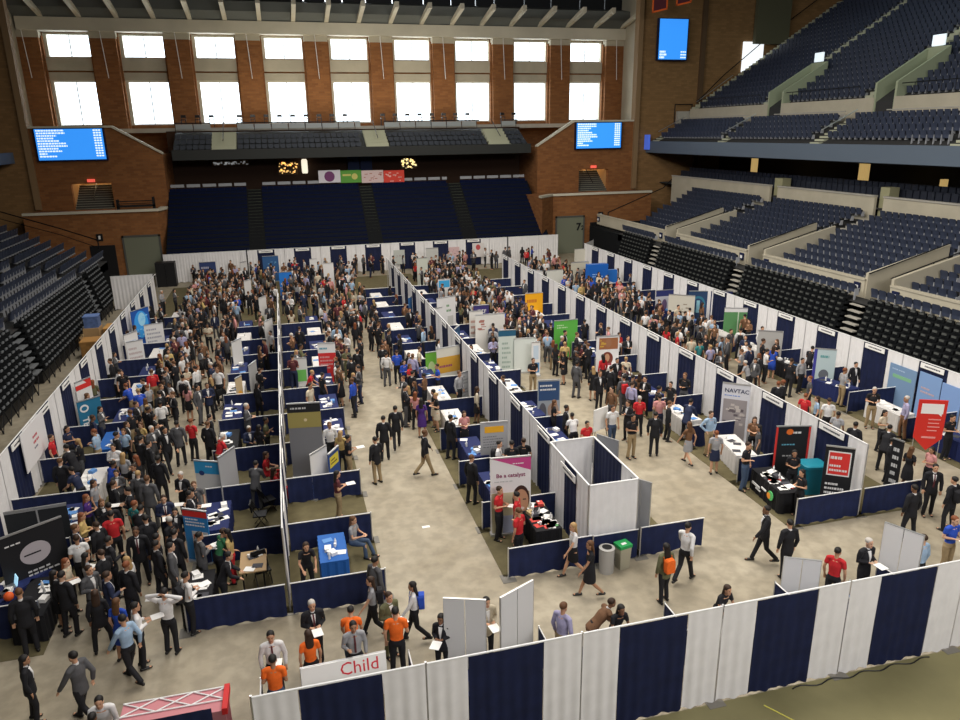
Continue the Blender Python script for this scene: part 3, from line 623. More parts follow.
def row_y(X, y0, y1, b0, row, face, per=3.1, bw=1.42, skip=()):
    # drapes along Y at X; navy panels centred at b0+k*per; face = -1 signs look towards -X
    rz = -pi/2 if face < 0 else pi/2
    k = 0; y = b0
    while y-per/2 < y1:
        a, b = y-per/2, y+per/2
        if b > y0+.3:
            aa = max(a, y0); bb = min(b, y1)
            if y-bw/2 > aa+.15: hang('white', X, (aa+y-bw/2)/2, rz, y-bw/2-aa, 2.42, row)
            if y+bw/2 <= bb+.05:
                hang('navy', X+.0, y, rz, bw, 2.40, row); 
                if (proj(X, y, 2.3)[0] > -60): name_sign(X+face*.06, y, 2.29, rz, row)
                if bb-(y+bw/2) > .15: hang('white', X, (bb+y+bw/2)/2, rz, bb-y-bw/2, 2.42, row)
            pole(X, aa, 2.44, row); bar((X, aa+.02, 2.44), (X, bb-.02, 2.44), row)
        y += per
    pole(X, min(y1, y-per/2), 2.44, row)
RL, RA, RB, RCc, RD = 'left boundary wall', 'first divider', 'middle divider', 'third divider', 'right boundary wall'
row_y(-9.2, 18.0, 57.0, 19.55, RL, 1)
row_y(-.7, 16.9, 48.2, 18.75, RA, 1)
row_y(7.8, 20.3, 58.5, 21.3, RB, -1)
row_y(17.0, 17.2, 57.0, 18.8, RCc, -1)
row_y(25.5, 17.6, 60.2, 20.0, RD, -1, per=3.15)
# far wall
RF = 'far drape wall'
def row_x(Y, x0, x1, b0, row, face, per=3.1, bw=1.42, kinds=True, sgn=True):
    x = b0
    while x-per/2 < x1:
        a, b = max(x-per/2, x0), min(x+per/2, x1)
        if b-a > .4:
            if kinds and x-bw/2 > a+.1 and x+bw/2 < b-.1:
                hang('white', (a+x-bw/2)/2, Y, 0, x-bw/2-a, 2.42, row, 'the left'); hang('navy', x, Y, 0, bw, 2.4, row, 'the left'); hang('white', (b+x+bw/2)/2, Y, 0, b-x-bw/2, 2.42, row, 'the left')
                if sgn: name_sign(x, Y-.06, 2.29, 0, row)
            else: hang('white', (a+b)/2, Y, 0, b-a, 2.42, row, 'the left')
            pole(a, Y+.03, 2.44, row); bar((a+.02, Y, 2.44), (b-.02, Y, 2.44), row)
        x += per
    pole(x1, Y+.03, 2.44, row)
row_x(66.4, -3.2, 20.3, -1.65+.05, RF, -1)
row_x(66.4, -10.0, -3.25, -8.4, 'plain left part of far wall', -1, kinds=False)
row_x(66.4, 20.4, 25.4, 21.9, 'plain right part of far wall', -1, kinds=False)
row_x(56.9, -12.2, -9.4, -10.8, 'white screen behind left wall', -1, kinds=False)
# white return at the far end of right wall
hang('white', 26.4, 61.2, R(50), 2.6, 2.42, 'angled end of right wall'); pole(27.2, 62.2, 2.44, 'angled end of right wall')
# front wall
RN = 'front drape wall'
row_x(11.33, -1.95+.02, 17.4, 3.42-3.14, RN, 1, per=3.14, bw=1.5, sgn=False)
hang('navy', -2.6, 11.3, 0, 1.3, 2.4, RN, 'the left')
# enclosure at near end of the middle divider
RC_ = 'square white enclosure'
for (x, y, rz, w, k) in ((7.62, 19.6, -pi/2, 1.2, 'white'), (7.62, 18.55, -pi/2, .95, 'navy'), (7.62, 17.65, -pi/2, .9, 'white'), (8.35, 20.3, 0, 1.5, 'white'), (8.37, 17.15, 0, 1.5, 'white'), (9.12, 19.25, pi/2, 2.0, 'navy'), (9.12, 17.7, pi/2, 1.1, 'white')):
    hang(k, x, y, rz, w, 2.42, RC_)
for x, y in ((7.62, 17.15), (9.12, 17.15), (9.12, 20.3), (7.62, 20.3)): pole(x, y, 2.44, RC_)
for p, q in (((7.62, 17.17, 2.44), (7.62, 20.28, 2.44)), ((7.64, 20.3, 2.44), (9.1, 20.3, 2.44)), ((9.12, 20.28, 2.44), (9.12, 17.17, 2.44)), ((9.1, 17.15, 2.44), (7.64, 17.15, 2.44))): bar(p, q, RC_, .028)
name_sign(7.55, 18.6, 2.2, -pi/2, RC_)
# low rails between the booths
def rail(x0, x1, y, row):
    hang('rail', (x0+x1)/2, y, 0, abs(x1-x0)-.04, .92, row); pole(x0, y, .95, 'rails '+row.split(',')[0]); bar((min(x0, x1), y, .95), (max(x0, x1), y, .95), 'rails '+row.split(',')[0], .016)
def rails(X, d, dirn, ys, side):
    for i, y in enumerate(ys):
        rail(X+dirn*d, X+dirn*.06, y, '%s, %s from camera' % (side, ordn(i)))
MODY = [17.0+3.1*k for k in range(12)]
rails(-9.2, 2.5, 1, [18.0+3.1*k for k in range(11)], 'on the left wall')
rails(-.7, 2.5, -1, MODY[:10], 'left of first divider'); rails(-.7, 2.5, 1, MODY[:10], 'right of first divider')
rails(7.8, 2.6, -1, [17.0]+[19.75+3.1*k for k in range(12)], 'left of middle divider'); rails(7.8, 2.7, 1, [19.75+3.1*k for k in range(1, 12)], 'right of middle divider')
rail(9.2, 11.25, 17.0, 'right of the white enclosure, near end'); rail(7.7, 9.1, 16.95, 'in front of the white enclosure, near end')
rails(17.0, 2.4, -1, [17.2+3.1*k for k in range(13)], 'left of third divider'); rails(17.0, 2.3, 1, [17.2+3.1*k for k in range(13)], 'right of third divider')
rails(25.5, 2.5, -1, [18.5+3.15*k for k in range(13)], 'on the right wall')
for i, x in enumerate((-1.3, 1.85, 4.9, 8.12, 11.2, 14.3)):
    hang('rail', x, 12.5, pi/2, 2.2, .92, 'behind the front drape wall, %s from the left' % ORD[i]); pole(x, 13.62, .95, 'low rail stubs of front wall'); bar((x, 11.4, .95), (x, 13.62, .95), 'low rail stubs of front wall', .016)
o = obj('floor_covering', MB().box(-13, 3, 0, 34, 11.3, .006), mat('olive_floor_cover', (.20, .18, .085), .6, noise=.25, nscale=.6)); tag(o, 'olive brown floor covering in front of the front drape wall', 'flooring')
# ================================================================ BOOTH FURNITURE
M_TBL = {'n': mat('table_cloth_navy', (.012, .02, .09), .8), 'w': mat('table_cloth_white', (.62, .60, .58), .8, noise=.05), 'k': mat('table_cloth_black', (.008, .008, .01), .8), 'b': mat('table_cloth_blue', (.015, .10, .36), .7), 'g': mat('table_grey', (.2, .2, .21), .7), 't': mat('wood_top', (.36, .24, .12), .6)}
TN = {'n': 'navy', 'w': 'white', 'k': 'black', 'b': 'bright blue', 'g': 'grey', 't': 'light wood'}
TABLES = []
M_PPR = [M_PAPER, mat('paper_blue', (.10, .25, .55), .7), mat('paper_red', (.55, .06, .05), .7), mat('paper_green', (.12, .35, .12), .7), mat('paper_dark', (.05, .05, .06), .7), mat('paper_tan', (.5, .38, .2), .7)]
ME_SH = MB().box(-.108, -.14, 0, .108, .14, .012).mesh('sheet'); ME_BX = MB().box(-.12, -.09, 0, .12, .09, .10).mesh('carton')
ME_CUP = MB().lathe([(.03, 0), (.04, .11), (.036, .115)], 10).mesh('cup'); ME_BOT = MB().lathe([(.033, 0), (.033, .15), (.014, .19), (.014, .22)], 10).mesh('bottle')
for m_ in (ME_SH, ME_BX, ME_CUP, ME_BOT): m_.materials.append(M_PAPER)
def table(x, y, rz, where, col='n', w=1.83, d=.76, items=7, seed=0, pal=(0, 0, 0, 1, 4)):
    rnd = random.Random(int(x*31+y*17+seed)); nm = TN[col]+' topped' if col == 't' else TN[col]+' skirted'
    t = thing('skirted_table' if col != 't' else 'wooden_table', '%s table %s' % (nm, where), 'table', (x, y, 0), rz, None)
    m = M_TBL[col]
    obj('tabletop', MB().box(-w/2, -d/2, .71, w/2, d/2, .745), m, t)
    if col == 't':
        for a in (-1, 1):
            for b in (-1, 1): obj('leg', MB().tube((a*(w/2-.08), b*(d/2-.08), 0), (a*(w/2-.08), b*(d/2-.08), .71), .02), M_RAIL, t)
    else:
        mb = MB(); n = 60; P = []
        per = 2*(w+d)
        for i in range(n):
            s = per*i/n; a = .018*sin(i*2.1)
            if s < w: P.append((-w/2+s, -d/2-.01+a))
            elif s < w+d: P.append((w/2+.01-a, -d/2+s-w))
            elif s < 2*w+d: P.append((w/2-(s-w-d), d/2+.01-a))
            else: P.append((-w/2-.01+a, d/2-(s-2*w-d)))
        mb.loft([[(px, py, .02) for px, py in P], [(px*.985, py*.985, .70) for px, py in P]]); obj('skirt', mb, m, t)
    TABLES.append((x, y, rz, w, d))
    c, s = cos(rz), sin(rz)
    if hypot(x, y) < 25: items += 3
    if hypot(x, y) > 42: items = 2
    for i in range(items):
        px, py = rnd.uniform(-w/2+.15, w/2-.15), rnd.uniform(-d/2+.14, d/2-.14); k = rnd.random(); ci = rnd.choice(pal)
        kind, me = ('leaflet', ME_SH) if k < .62 else (('carton', ME_BX) if k < .74 else (('paper_cup', ME_CUP) if k < .87 else ('water_bottle', ME_BOT)))
        o = put(kind, me, None, (x+px*c-py*s, y+px*s+py*c, .746+.0), rz+rnd.uniform(-.5, .5), M_PPR[ci] if kind in ('leaflet', 'carton') else M_WP)
        cn = ('white', 'blue', 'red', 'green', 'dark', 'tan')[ci] if kind in ('leaflet', 'carton') else 'white'
        tag(o, '%s %s on %s table %s' % (cn, kind.replace('_', ' '), TN[col], where), kind.replace('_', ' '), '%ss on the %s table %s' % (kind.replace('_', ' '), TN[col], where))
    return t
def chair(x, y, rz, label):
    t = thing('folding_chair', label, 'chair', (x, y, 0), rz)
    obj('seat', MB().box(-.21, -.2, .42, .21, .2, .46), M_BLACK, t); obj('backrest', MB().prism([(.19, .6), (.23, .6), (.28, .88), (.24, .88)], 0, -.2, .2), M_BLACK, t)
    for a in (-.2, .2):
        obj('leg', MB().tube((a, -.2, 0), (a, .26, .86), .013, 6), M_RAIL, t); obj('leg', MB().tube((a, .22, 0), (a, -.16, .44), .013, 6), M_RAIL, t)
# left wall booths
lc = 'wnwbnwnwnkwnn'
for k in range(11):
    y = 19.55+3.1*k
    if k == 0: table(-6.9, y-1.0, pi/2, 'beside the black oval backdrop at far left', 'k', items=6)
    else: table(-7.1, y+(.2 if k % 2 else -.2), pi/2, 'at the %s booth of left wall' % ORD[k], lc[k], items=8 if k < 6 else 5, seed=k)
# first divider, left side and right side
la = 'tnbknwnnwn'; ra = 'knwnnnwnwn'
for k in range(10):
    y = 18.55+3.1*k
    if k == 0:
        table(-1.6, 18.7, pi/2, 'in the near booth left of first divider', 't', w=1.1, d=.7, items=3, pal=(0, 4))
        table(-2.95, 17.9, pi/2, 'at aisle end of near booth left of first divider', 'k', w=1.4, items=8, pal=(0, 0, 4))
    else: table(-2.75, y, pi/2, 'at the %s booth left of first divider' % ORD[k], la[k], items=9 if k < 6 else 5, seed=k)
    if k == 0: table(.55, 18.8, pi/2, 'in the near booth right of first divider', 'b', items=5, w=1.5)
    elif k not in (1, 2): table(1.25, y, pi/2, 'at the %s booth right of first divider' % ORD[k], ra[k], items=8 if k < 6 else 5, seed=k+50)
lb = 'knnwwnwnwnww'; rb = 'nwnnwnwnwnnw'
for k in range(12):
    y = 18.2+3.1*k
    if k == 0: table(6.75, 18.9, pi/2, 'heaped with things beside the white enclosure', 'k', w=1.9, d=.8, items=34, pal=(0, 0, 2, 3, 4, 5))
    else: table(6.1, y, pi/2, 'at the %s booth left of middle divider' % ORD[k], lb[k], items=9 if k < 6 else 5, seed=k)
    if k > 0: table(9.4, y, pi/2, 'at the %s booth right of middle divider' % ORD[k], rb[k], items=7 if k < 6 else 4, seed=k+30)
lcc = 'kwwnwnwnwnwn'
for k in range(12):
    y = 18.9+3.1*k
    if k == 0: t = table(15.08, 18.87, R(83), 'with coloured logo front beside the red edged banner', 'k', w=1.9, items=16, pal=(0, 0, 4, 2)); BT = t
    elif k == 1: table(15.45, 21.75, R(80), 'in front of the tall photo collage banner', 'w', w=1.9, items=5, pal=(0, 4))
    else: table(15.2, y+.1, pi/2, 'at the %s booth left of third divider' % ORD[k], lcc[k], items=8 if k < 6 else 4, seed=k)
    if k > 0: table(18.9, y, pi/2, 'at the %s booth right of third divider' % ORD[k], 'nwnwnnwnwnwn'[k], items=5, seed=k+70)
rdc = 'kwnwwnwnwnwww'
for k in range(13):
    y = 20.1+3.15*k
    table(23.7, y, pi/2+(.25 if k in (2,) else 0), 'at the %s booth of right wall' % ORD[k], 'nwnkwwnnwnwnw'[k], items=8 if k < 6 else 4, seed=k+90)
for k, x in enumerate((-.1, 3.1, 6.3, 9.6, 12.9)):
    if k != 0: table(x, 12.55, 0, 'just behind the front drape wall, %s from the left' % ORD[k], 'nnnwnn'[k], items=3, w=1.6)
o = MB()
# logo on the black table
c = obj('logo', MB().prism([(.16*cos(q*pi/6), .45+.16*sin(q*pi/6)) for q in range(12)], 1, -.03, -.0), mat('logo_green', (.1, .5, .15), .6), BT, (-.5, .47, 0)); c.rotation_euler = (0, 0, 0)
c2 = obj('logo', MB().prism([(.11*cos(q*pi/4), .42+.11*sin(q*pi/4)) for q in range(8)], 1, -.04, -.0), mat('logo_orange', (.85, .3, .03), .6), BT, (-.42, .475, 0))
obj('lettering', MB().box(-.15, .40, .40, .15, .43, .46).box(.25, .40, .30, .75, .43, .38).box(.2, .40, .22, .5, .43, .26), M_WP, BT)
for i, (u, v, rz) in enumerate(((262, 570, .3), (225, 400, 1), (260, 515, 1.5), (233, 405, .2), (268, 500, 2), (113, 385, .1))):
    p = at_z(u, v, .4); chair(p.x, p.y, rz, 'black folding chair %s' % ('near the wooden table in near booth', 'in a booth behind the yellow signs', 'behind the blue table of leaflets', 'beside a table near the yellow signs', 'against the first divider drapes', 'behind white table in front of the lettered banner')[i])
# ================================================================ BANNERS, SIGNS, BOARDS
BN = []
def banner(u, v, w, h, rz, label, col, parts=(), stand=True, name='banner_stand', cat='banner', z0=0., y=None, x=None, depth=.03, back=None):
    # (u,v) = top centre; parts: (kind, x0,z0,x1,z1,colour,[text]) in fractions of the panel
    p = at_z(u, v, h) if y is None and x is None else (at_y(u, v, y) if y is not None else at_x(u, v, x))
    zt = p.z if (y is not None or x is not None) else h
    hh = (zt-z0) if z0 is not None else h
    if z0 is None: z0 = zt-h
    t = thing(name, label, cat, (p.x, p.y, z0), R(rz))
    pn = obj('panel', MB().box(-w/2, -depth/2, .06 if stand else 0, w/2, depth/2, hh), mat('bn_'+name+str(len(BN)), col, .65), t)
    if stand:
        obj('base', MB().box(-w/2-.02, -.12, 0, w/2+.02, .12, .07), M_ALU, t); obj('pole', MB().tube((0, .05, .05), (0, .05, hh), .012, 6), M_ALU, t); obj('top_bar', MB().box(-w/2, -.03, hh-.02, w/2, .03, hh+.02), M_ALU, t)
    BN.append(t); TABLES.append((p.x, p.y, R(rz), w, .12))
    for i, q in enumerate(parts):
        kind, a, b, c_, d_, cc = q[:6]; yy = -depth/2-.004-.0015*i
        X0, X1, Z0, Z1 = -w/2+a*w, -w/2+c_*w, b*hh, d_*hh
        m = mat('c%.2f_%.2f_%.2f' % cc, cc, .65)
        if kind == 'box': obj('printed_panel', MB().box(X0, yy, Z0, X1, -depth/2, Z1), m, pn)
        elif kind == 'oval': obj('printed_oval', MB().prism([((X0+X1)/2+(X1-X0)/2*cos(k*pi/12), (Z0+Z1)/2+(Z1-Z0)/2*sin(k*pi/12)) for k in range(24)], 1, yy, -depth/2), m, pn)
        elif kind == 'tri': obj('printed_triangle', MB().prism([(X0, Z1), (X1, Z0), (X1, Z1)], 1, yy, -depth/2), m, pn)
        elif kind == 'lines':
            rnd = random.Random(i+len(BN)); mb = MB(); n = q[6]
            for j in range(n):
                zz = Z1-(Z1-Z0)*(j+.5)/n; xx = X0
                while xx < X0+(X1-X0)*(.9 if j % 3 else .6): ww = rnd.uniform(.03, .09)*max(w, .8); mb.box(xx, yy, zz-.22*(Z1-Z0)/n, min(xx+ww, X1), -depth/2, zz+.22*(Z1-Z0)/n); xx += ww*1.35
            obj('lettering', mb, m, pn)
        elif kind == 'speck':
            rnd = random.Random(i+len(BN)*3); mb = MB()
            for _ in range(q[6]):
                xx = rnd.uniform(X0, X1-.1*w); zz = rnd.uniform(Z0, Z1-.05*hh); mb.box(xx, yy-.001*rnd.random(), zz, xx+rnd.uniform(.05, .2)*w, -depth/2, zz+rnd.uniform(.01, .05)*hh)
            obj('printed_picture', mb, m, pn)
        elif kind == 'text': text(q[6], (Z1-Z0)*1.15, m, pn, ((X0+X1)/2, yy, (Z0+Z1)/2), bold=.004)
        elif kind == 'vtext':
            o = text(q[6], (X1-X0)*1.1, m, pn, ((X0+X1)/2, yy, (Z0+Z1)/2), (pi/2, pi/2, 0), bold=.01)
    return t
WH = (.70, .69, .68); BK = (.012, .012, .014); RDc = (.62, .035, .03); BL = (.02, .14, .45); NV = (.012, .025, .12); GR = (.10, .38, .06); YE = (.75, .45, .03); TL = (.02, .22, .30); PK = (.50, .06, .22); LB = (.17, .33, .55); SK = (.45, .24, .14)
# left side
banner(139, 309, 1.5, 2.3, 60, 'blue glowing globe backdrop at the left wall', (.02, .10, .42), (('oval', .1, .25, .9, .95, (.05, .35, .85)), ('oval', .35, .55, .75, .9, (.35, .7, .95)), ('speck', .2, .3, .8, .9, (.25, .6, .95), 14)))
banner(153, 324, 1.0, 1.9, 20, 'white poster board right of the blue globe backdrop', WH, (('lines', .1, .3, .9, .9, (.35, .35, .4), 5),), name='poster_board')
banner(134, 341, .85, 1.8, 30, 'tilted white poster board below the blue globe backdrop', WH, (('lines', .1, .3, .9, .85, (.5, .4, .4), 4),), name='poster_board')
banner(82, 380, .85, 2.1, 60, 'white banner with red check stripe at left wall', WH, (('box', 0, .82, 1, .92, RDc), ('tri', .5, .82, 1, 1, RDc), ('speck', .2, .4, .8, .7, (.5, .5, .52), 6)))
banner(88, 399, .95, 1.8, 40, 'blue banner with white vertical lettering TECH at left wall', (.02, .15, .27), (('vtext', .08, .05, .42, .65, WH, 'TECH'), ('oval', .08, .72, .46, .90, WH), ('oval', .15, .76, .39, .86, (.02, .15, .27))))
banner(130, 333, 1.0, 2.0, 60, 'white poster behind the table by the left wall, above the lettered banner', WH, (('box', .15, .6, .85, .8, (.55, .6, .7)),), name='poster_board')
t = banner(31, 422, 2.5, 1.4, 90, 'large white paper sign with red script pinned on left wall drapes', (.74, .72, .72), (('lines', .42, .42, .68, .7, (.5, .08, .1), 2), ('lines', .42, .30, .66, .4, (.2, .2, .25), 1)), stand=False, name='paper_sign', cat='sign', x=-9.08, z0=None)
t = banner(29, 528, 1.6, 2.1, 35, 'black backdrop with white oval picture at far left', BK, (('oval', .28, .50, .75, .80, (.42, .38, .40)), ('box', .34, .64, .60, .66, BK), ('lines', .10, .84, .45, .88, WH, 1), ('lines', .35, .34, .85, .44, (.5, .5, .5), 2)), name='backdrop_panel')
banner(35, 508, 1.6, 1.7, 5, 'dark grey framed board behind the oval backdrop', (.02, .022, .025), (('box', .5, 0, .53, 1, (.3, .3, .3)), ('box', 0, .96, 1, 1, (.3, .3, .3))), name='display_board')
banner(207, 461, .95, 1.75, -25, 'white banner with light blue top and dark dot, left aisle', (.55, .55, .55), (('box', 0, .74, 1, 1, (.03, .28, .55)), ('lines', .42, .86, .85, .92, WH, 1), ('oval', .15, .70, .35, .80, (.02, .04, .15))))
banner(226, 452, .95, 2.0, 60, 'plain light grey board leaning beside the light blue banner', (.36, .36, .37), name='display_board')
banner(194, 510, .8, 1.7, -30, 'blue and orange banner with red top, left aisle', (.03, .20, .48), (('box', 0, .87, 1, 1, RDc), ('lines', .08, .68, .9, .85, WH, 3), ('box', .3, .0, .95, .6, (.5, .5, .5)), ('box', .35, .46, .9, .54, (.6, .15, .05))))
banner(303, 403, 1.15, 2.88, -8, 'tall grey panel with gold band and black header right of first divider', (.17, .17, .18), (('box', 0, .88, 1, 1, BK), ('lines', .1, .91, .85, .96, (.5, .5, .5), 1), ('box', 0, .68, 1, .88, (.30, .25, .08)), ('oval', .48, .76, .58, .80, (.6, .5, .3))))
banner(318, 450, .9, 1.7, 50, 'white and blue tilted poster board by the near right booths of first divider', WH, (('box', 0, 0, 1, .35, (.02, .08, .30)),), name='poster_board')
banner(333, 450, .8, 1.6, 60, 'blue banner with yellow heading at near right booths of first divider', (.02, .06, .22), (('box', .1, .65, .9, .9, (.6, .5, .05)), ('lines', .2, .7, .8, .85, BK, 2)))
banner(252, 363, .9, 1.9, 70, 'plain light grey board at the left face of first divider', (.42, .42, .42), name='display_board')
for i, (u, v, h) in enumerate(((243, 262, 1.9), (247, 280, 2.0), (262, 297, 2.0), (268, 320, 2.1), (236, 340, 2.0))):
    banner(u, v, .85, h, 60, 'white board standing in the booths left of first divider, %s from far end' % ORD[i], WH, name='display_board')
banner(238, 377, .5, 1.6, 60, 'narrow orange and cream banner by the left booths of first divider', (.55, .42, .25), (('oval', .1, .3, .9, .6, (.75, .35, .05)),))
banner(270, 256, 1.3, 2.2, 0, 'tall dark blue poster before the far drapes', (.03, .10, .25), (('speck', .1, .3, .9, .9, (.12, .3, .5), 8),), name='poster_board')
banner(285, 272, .95, 1.9, 0, 'bright blue banner with white script near far end of first divider', (.02, .18, .60), (('lines', .1, .45, .9, .6, WH, 1),))
banner(313, 259, .6, 2.0, 0, 'narrow white poster in the far crowd left of centre', WH, name='poster_board')
banner(328, 263, .8, 2.2, 0, 'small white sign held above the far crowd', WH, stand=True, name='poster_board')
banner(326, 343, .85, 2.1, -8, 'white sign with red lower stripes in centre aisle, left side', WH, (('box', 0, 0, 1, .76, (.55, .03, .03)), ('lines', .1, .82, .8, .92, (.1, .3, .4), 1), ('lines', .1, .35, .9, .70, (.6, .3, .3), 4)), name='banner_stand')
banner(300, 358, .6, 1.5, 0, 'green and white small banner beside the red striped sign', (.6, .6, .58), (('box', .1, .2, .9, .6, (.15, .45, .1)),))
# centre
banner(448, 347, 1.25, 2.1, 15, 'orange and white landscape banner left of middle divider', (.6, .58, .5), (('box', 0, .40, 1, .78, (.55, .30, .04)), ('lines', .1, .5, .95, .62, (.25, .05, .12), 1)))
banner(431, 352, .6, 1.6, 10, 'small green poster left of the orange landscape banner', (.15, .42, .05), (('oval', .2, .3, .8, .7, (.5, .65, .3)),), name='poster_board')
banner(446, 297, 1.3, 2.6, 20, 'tall white folded display column with green twig picture', WH, (('lines', .5, .62, .75, .85, (.15, .3, .15), 2), ('box', .55, .1, .85, .55, (.5, .5, .47))), name='display_board')
banner(437, 308, .7, 2.2, 20, 'white display board before the tall column', WH, name='display_board')
banner(457, 327, .9, 2.1, 60, 'dark blue banner with white lines at middle divider', (.02, .08, .20), (('lines', .15, .1, .85, .9, (.2, .35, .5), 9),))
banner(410, 297, .6, 1.9, 60, 'blue narrow banner at the far left booths of middle divider', (.04, .15, .38))
banner(422, 258, .9, 2.3, 5, 'pale green white poster in far crowd, right of middle divider', (.55, .57, .50), name='poster_board')
banner(432, 248, 1.1, 2.3, 5, 'second pale poster in far crowd by the far drapes', (.5, .5, .47), name='poster_board')
banner(444, 279, .9, 2.0, 5, 'white poster with light blue top in far right aisle', WH, (('box', .05, .7, .95, .95, (.05, .35, .65)),), name='poster_board')
banner(494, 422, 1.0, 2.0, -5, 'grey banner with orange logo block left of middle divider', (.36, .36, .37), (('box', .15, .80, .85, .92, (.75, .38, .02)), ('lines', .1, .5, .9, .75, (.2, .2, .22), 5)))
banner(464, 372, .5, 1.5, 30, 'small white framed poster left of middle divider', (.5, .5, .5), (('lines', .1, .1, .9, .9, (.3, .3, .3), 8),), name='poster_board')
banner(510.5, 457, 1.25, 2.25, -6, 'white banner with magenta top and smiling face reading Be a catalyst', (.72, .70, .70), (('tri', 0, .82, 1, 1, PK), ('lines', .55, .90, .95, .93, WH, 1), ('text', .2, .74, .8, .80, (.25, .05, .12), 'Be a catalyst'), ('lines', .1, .68, .75, .71, (.5, .5, .5), 1), ('box', .03, .03, .97, .55, (.50, .45, .30)), ('oval', .54, .28, .97, .63, (.05, .02, .015)), ('oval', .58, .26, .94, .58, SK), ('box', .64, .44, .72, .455, (.03, .02, .02)), ('box', .80, .44, .88, .455, (.03, .02, .02)), ('oval', .68, .31, .84, .35, (.65, .55, .5)), ('box', .3, .03, .97, .25, (.35, .37, .48))),y=19.3)
banner(549, 380, .95, 2.0, -8, 'navy and photo banner right of middle divider', (.30, .33, .36), (('box', .04, .55, .96, .97, (.03, .07, .17)), ('lines', .1, .75, .9, .92, WH, 2), ('oval', .05, .05, .4, .5, (.1, .1, .12)), ('oval', .45, .15, .95, .5, (.35, .25, .2))))
banner(507, 330, .9, 2.3, -5, 'pale teal banner with dark top mark right of middle divider', (.55, .60, .55), (('box', 0, .86, 1, 1, (.02, .10, .18)), ('lines', .2, .1, .7, .75, (.3, .38, .33), 6)))
banner(525, 338, 1.15, 1.85, -3, 'wide plain white board in the middle right aisle', (.62, .66, .62), name='display_board')
banner(536, 342, .45, 1.8, -3, 'white board with blue picture edge beside the wide plain board', WH, (('box', .3, .1, .9, .4, (.1, .25, .45)), ('box', .2, .5, .8, .9, (.5, .6, .7))), name='display_board')
banner(490, 314, 1.7, 2.3, 0, 'wide white triple board with portrait photos', (.66, .64, .60), (('speck', .05, .55, .35, .9, (.35, .15, .12), 9),), name='display_board')
banner(481, 305, .9, 2.5, 0, 'purple navy header sign above the triple board', (.04, .03, .14), (('text', .25, .80, .85, .9, WH, 'TCF'),), name='poster_board')
banner(476, 311, .8, 2.2, 0, 'white board with stripes left of the triple board', (.66, .64, .60), (('lines', .1, .2, .9, .8, (.45, .25, .2), 4),), name='display_board')
banner(534, 293, 1.2, 1.9, 0, 'bright orange yellow sign in the middle right crowd', (.80, .38, .01), (('lines', .1, .6, .9, .85, (.5, .15, .02), 1),), name='banner_stand')
banner(533, 270, 1.7, 2.2, -50, 'photo collage board hung near the far middle right drapes', (.62, .6, .58), (('speck', .1, .15, .95, .9, (.30, .14, .08), 20),), name='poster_board')
banner(566, 320, 1.35, 2.15, 0, 'bright green banner in the middle right aisle', (.10, .40, .06), (('lines', .12, .78, .6, .9, (.5, .7, .4), 2),))
banner(608, 336, 1.15, 2.25, -8, 'white banner with two portrait faces beside third divider', WH, (('box', .12, .70, .95, .96, (.30, .12, .05)), ('oval', .40, .74, .66, .94, (.30, .14, .07)), ('speck', .14, .71, .38, .94, (.5, .3, .05), 6), ('oval', .25, .34, .75, .64, (.16, .035, .02)), ('oval', .38, .42, .60, .60, SK), ('box', .2, .22, .85, .38, (.30, .05, .08))))
banner(555, 270, 1.3, 1.9, 0, 'plain cream board in the far middle right aisle', (.62, .62, .56), name='display_board')
banner(580, 249, 1.0, 2.0, 0, 'cream poster before the grey green door', (.55, .53, .45), name='poster_board')
banner(580, 262, 1.5, 2.0, 0, 'pale yellow poster with a person picture near the far right corner', (.55, .52, .42), (('box', .3, .1, .7, .7, (.3, .28, .25)),), name='poster_board')
banner(597, 264, 1.6, 2.2, 0, 'bright blue exhibit tower with white mark at far right corner', (.01, .12, .50), (('lines', .2, .55, .8, .7, (.4, .6, .9), 2),), name='exhibit_tower', depth=.6)
banner(605, 270, 1.9, 1.6, 0, 'lower blue arm of the exhibit at far right corner', (.02, .16, .55), name='exhibit_counter', depth=.4)
# right side
banner(665, 290, 1.25, 2.0, 0, 'white sign with navy top in the right aisle', (.55, .55, .6), (('box', 0, .8, 1, 1, (.03, .04, .16)), ('oval', .35, .3, .65, .7, (.15, .1, .2))))
banner(682, 295, 1.6, 2.0, -35, 'cream photo poster right aisle', (.55, .52, .44), (('speck', .5, .2, .9, .8, (.25, .2, .15), 6),), name='poster_board')
banner(699, 291, 1.25, 2.15, -20, 'navy banner with teal circle emblem at right wall', (.02, .05, .12), (('oval', .15, .35, .85, .85, (.03, .16, .24)), ('oval', .25, .42, .75, .78, (.02, .05, .12)), ('box', .42, .35, .58, .72, (.25, .5, .6))))
banner(722, 291, 1.3, 2.25, -20, 'navy banner with white cursive lettering at right wall', (.015, .02, .09), (('lines', .1, .82, .8, .92, (.5, .5, .6), 1), ('lines', .3, .62, .9, .74, WH, 1), ('lines', .1, .35, .9, .42, (.5, .5, .6), 1)))
banner(739, 308, 1.6, 2.0, -20, 'green playing field poster at the right wall', (.10, .26, .10), (('box', 0, .88, 1, 1, WH), ('box', .48, .2, .52, .88, (.5, .6, .45)), ('lines', .75, .3, .95, .6, WH, 4)), name='poster_board')
banner(826, 349, .95, 2.0, -35, 'white and sea green picture banner on right wall with purple side post', (.45, .55, .56), (('box', 0, 0, .14, 1, (.05, .05, .28)), ('oval', .3, .25, .75, .5, (.12, .13, .15)), ('lines', .3, .75, .9, .88, (.1, .3, .3), 1)))
banner(800, 300, .95, 2.0, 0, 'off-white picture poster behind the blue box table at right', (.4, .38, .36), (('oval', .2, .3, .8, .6, (.25, .2, .25)),), name='poster_board', z0=0) if False else None
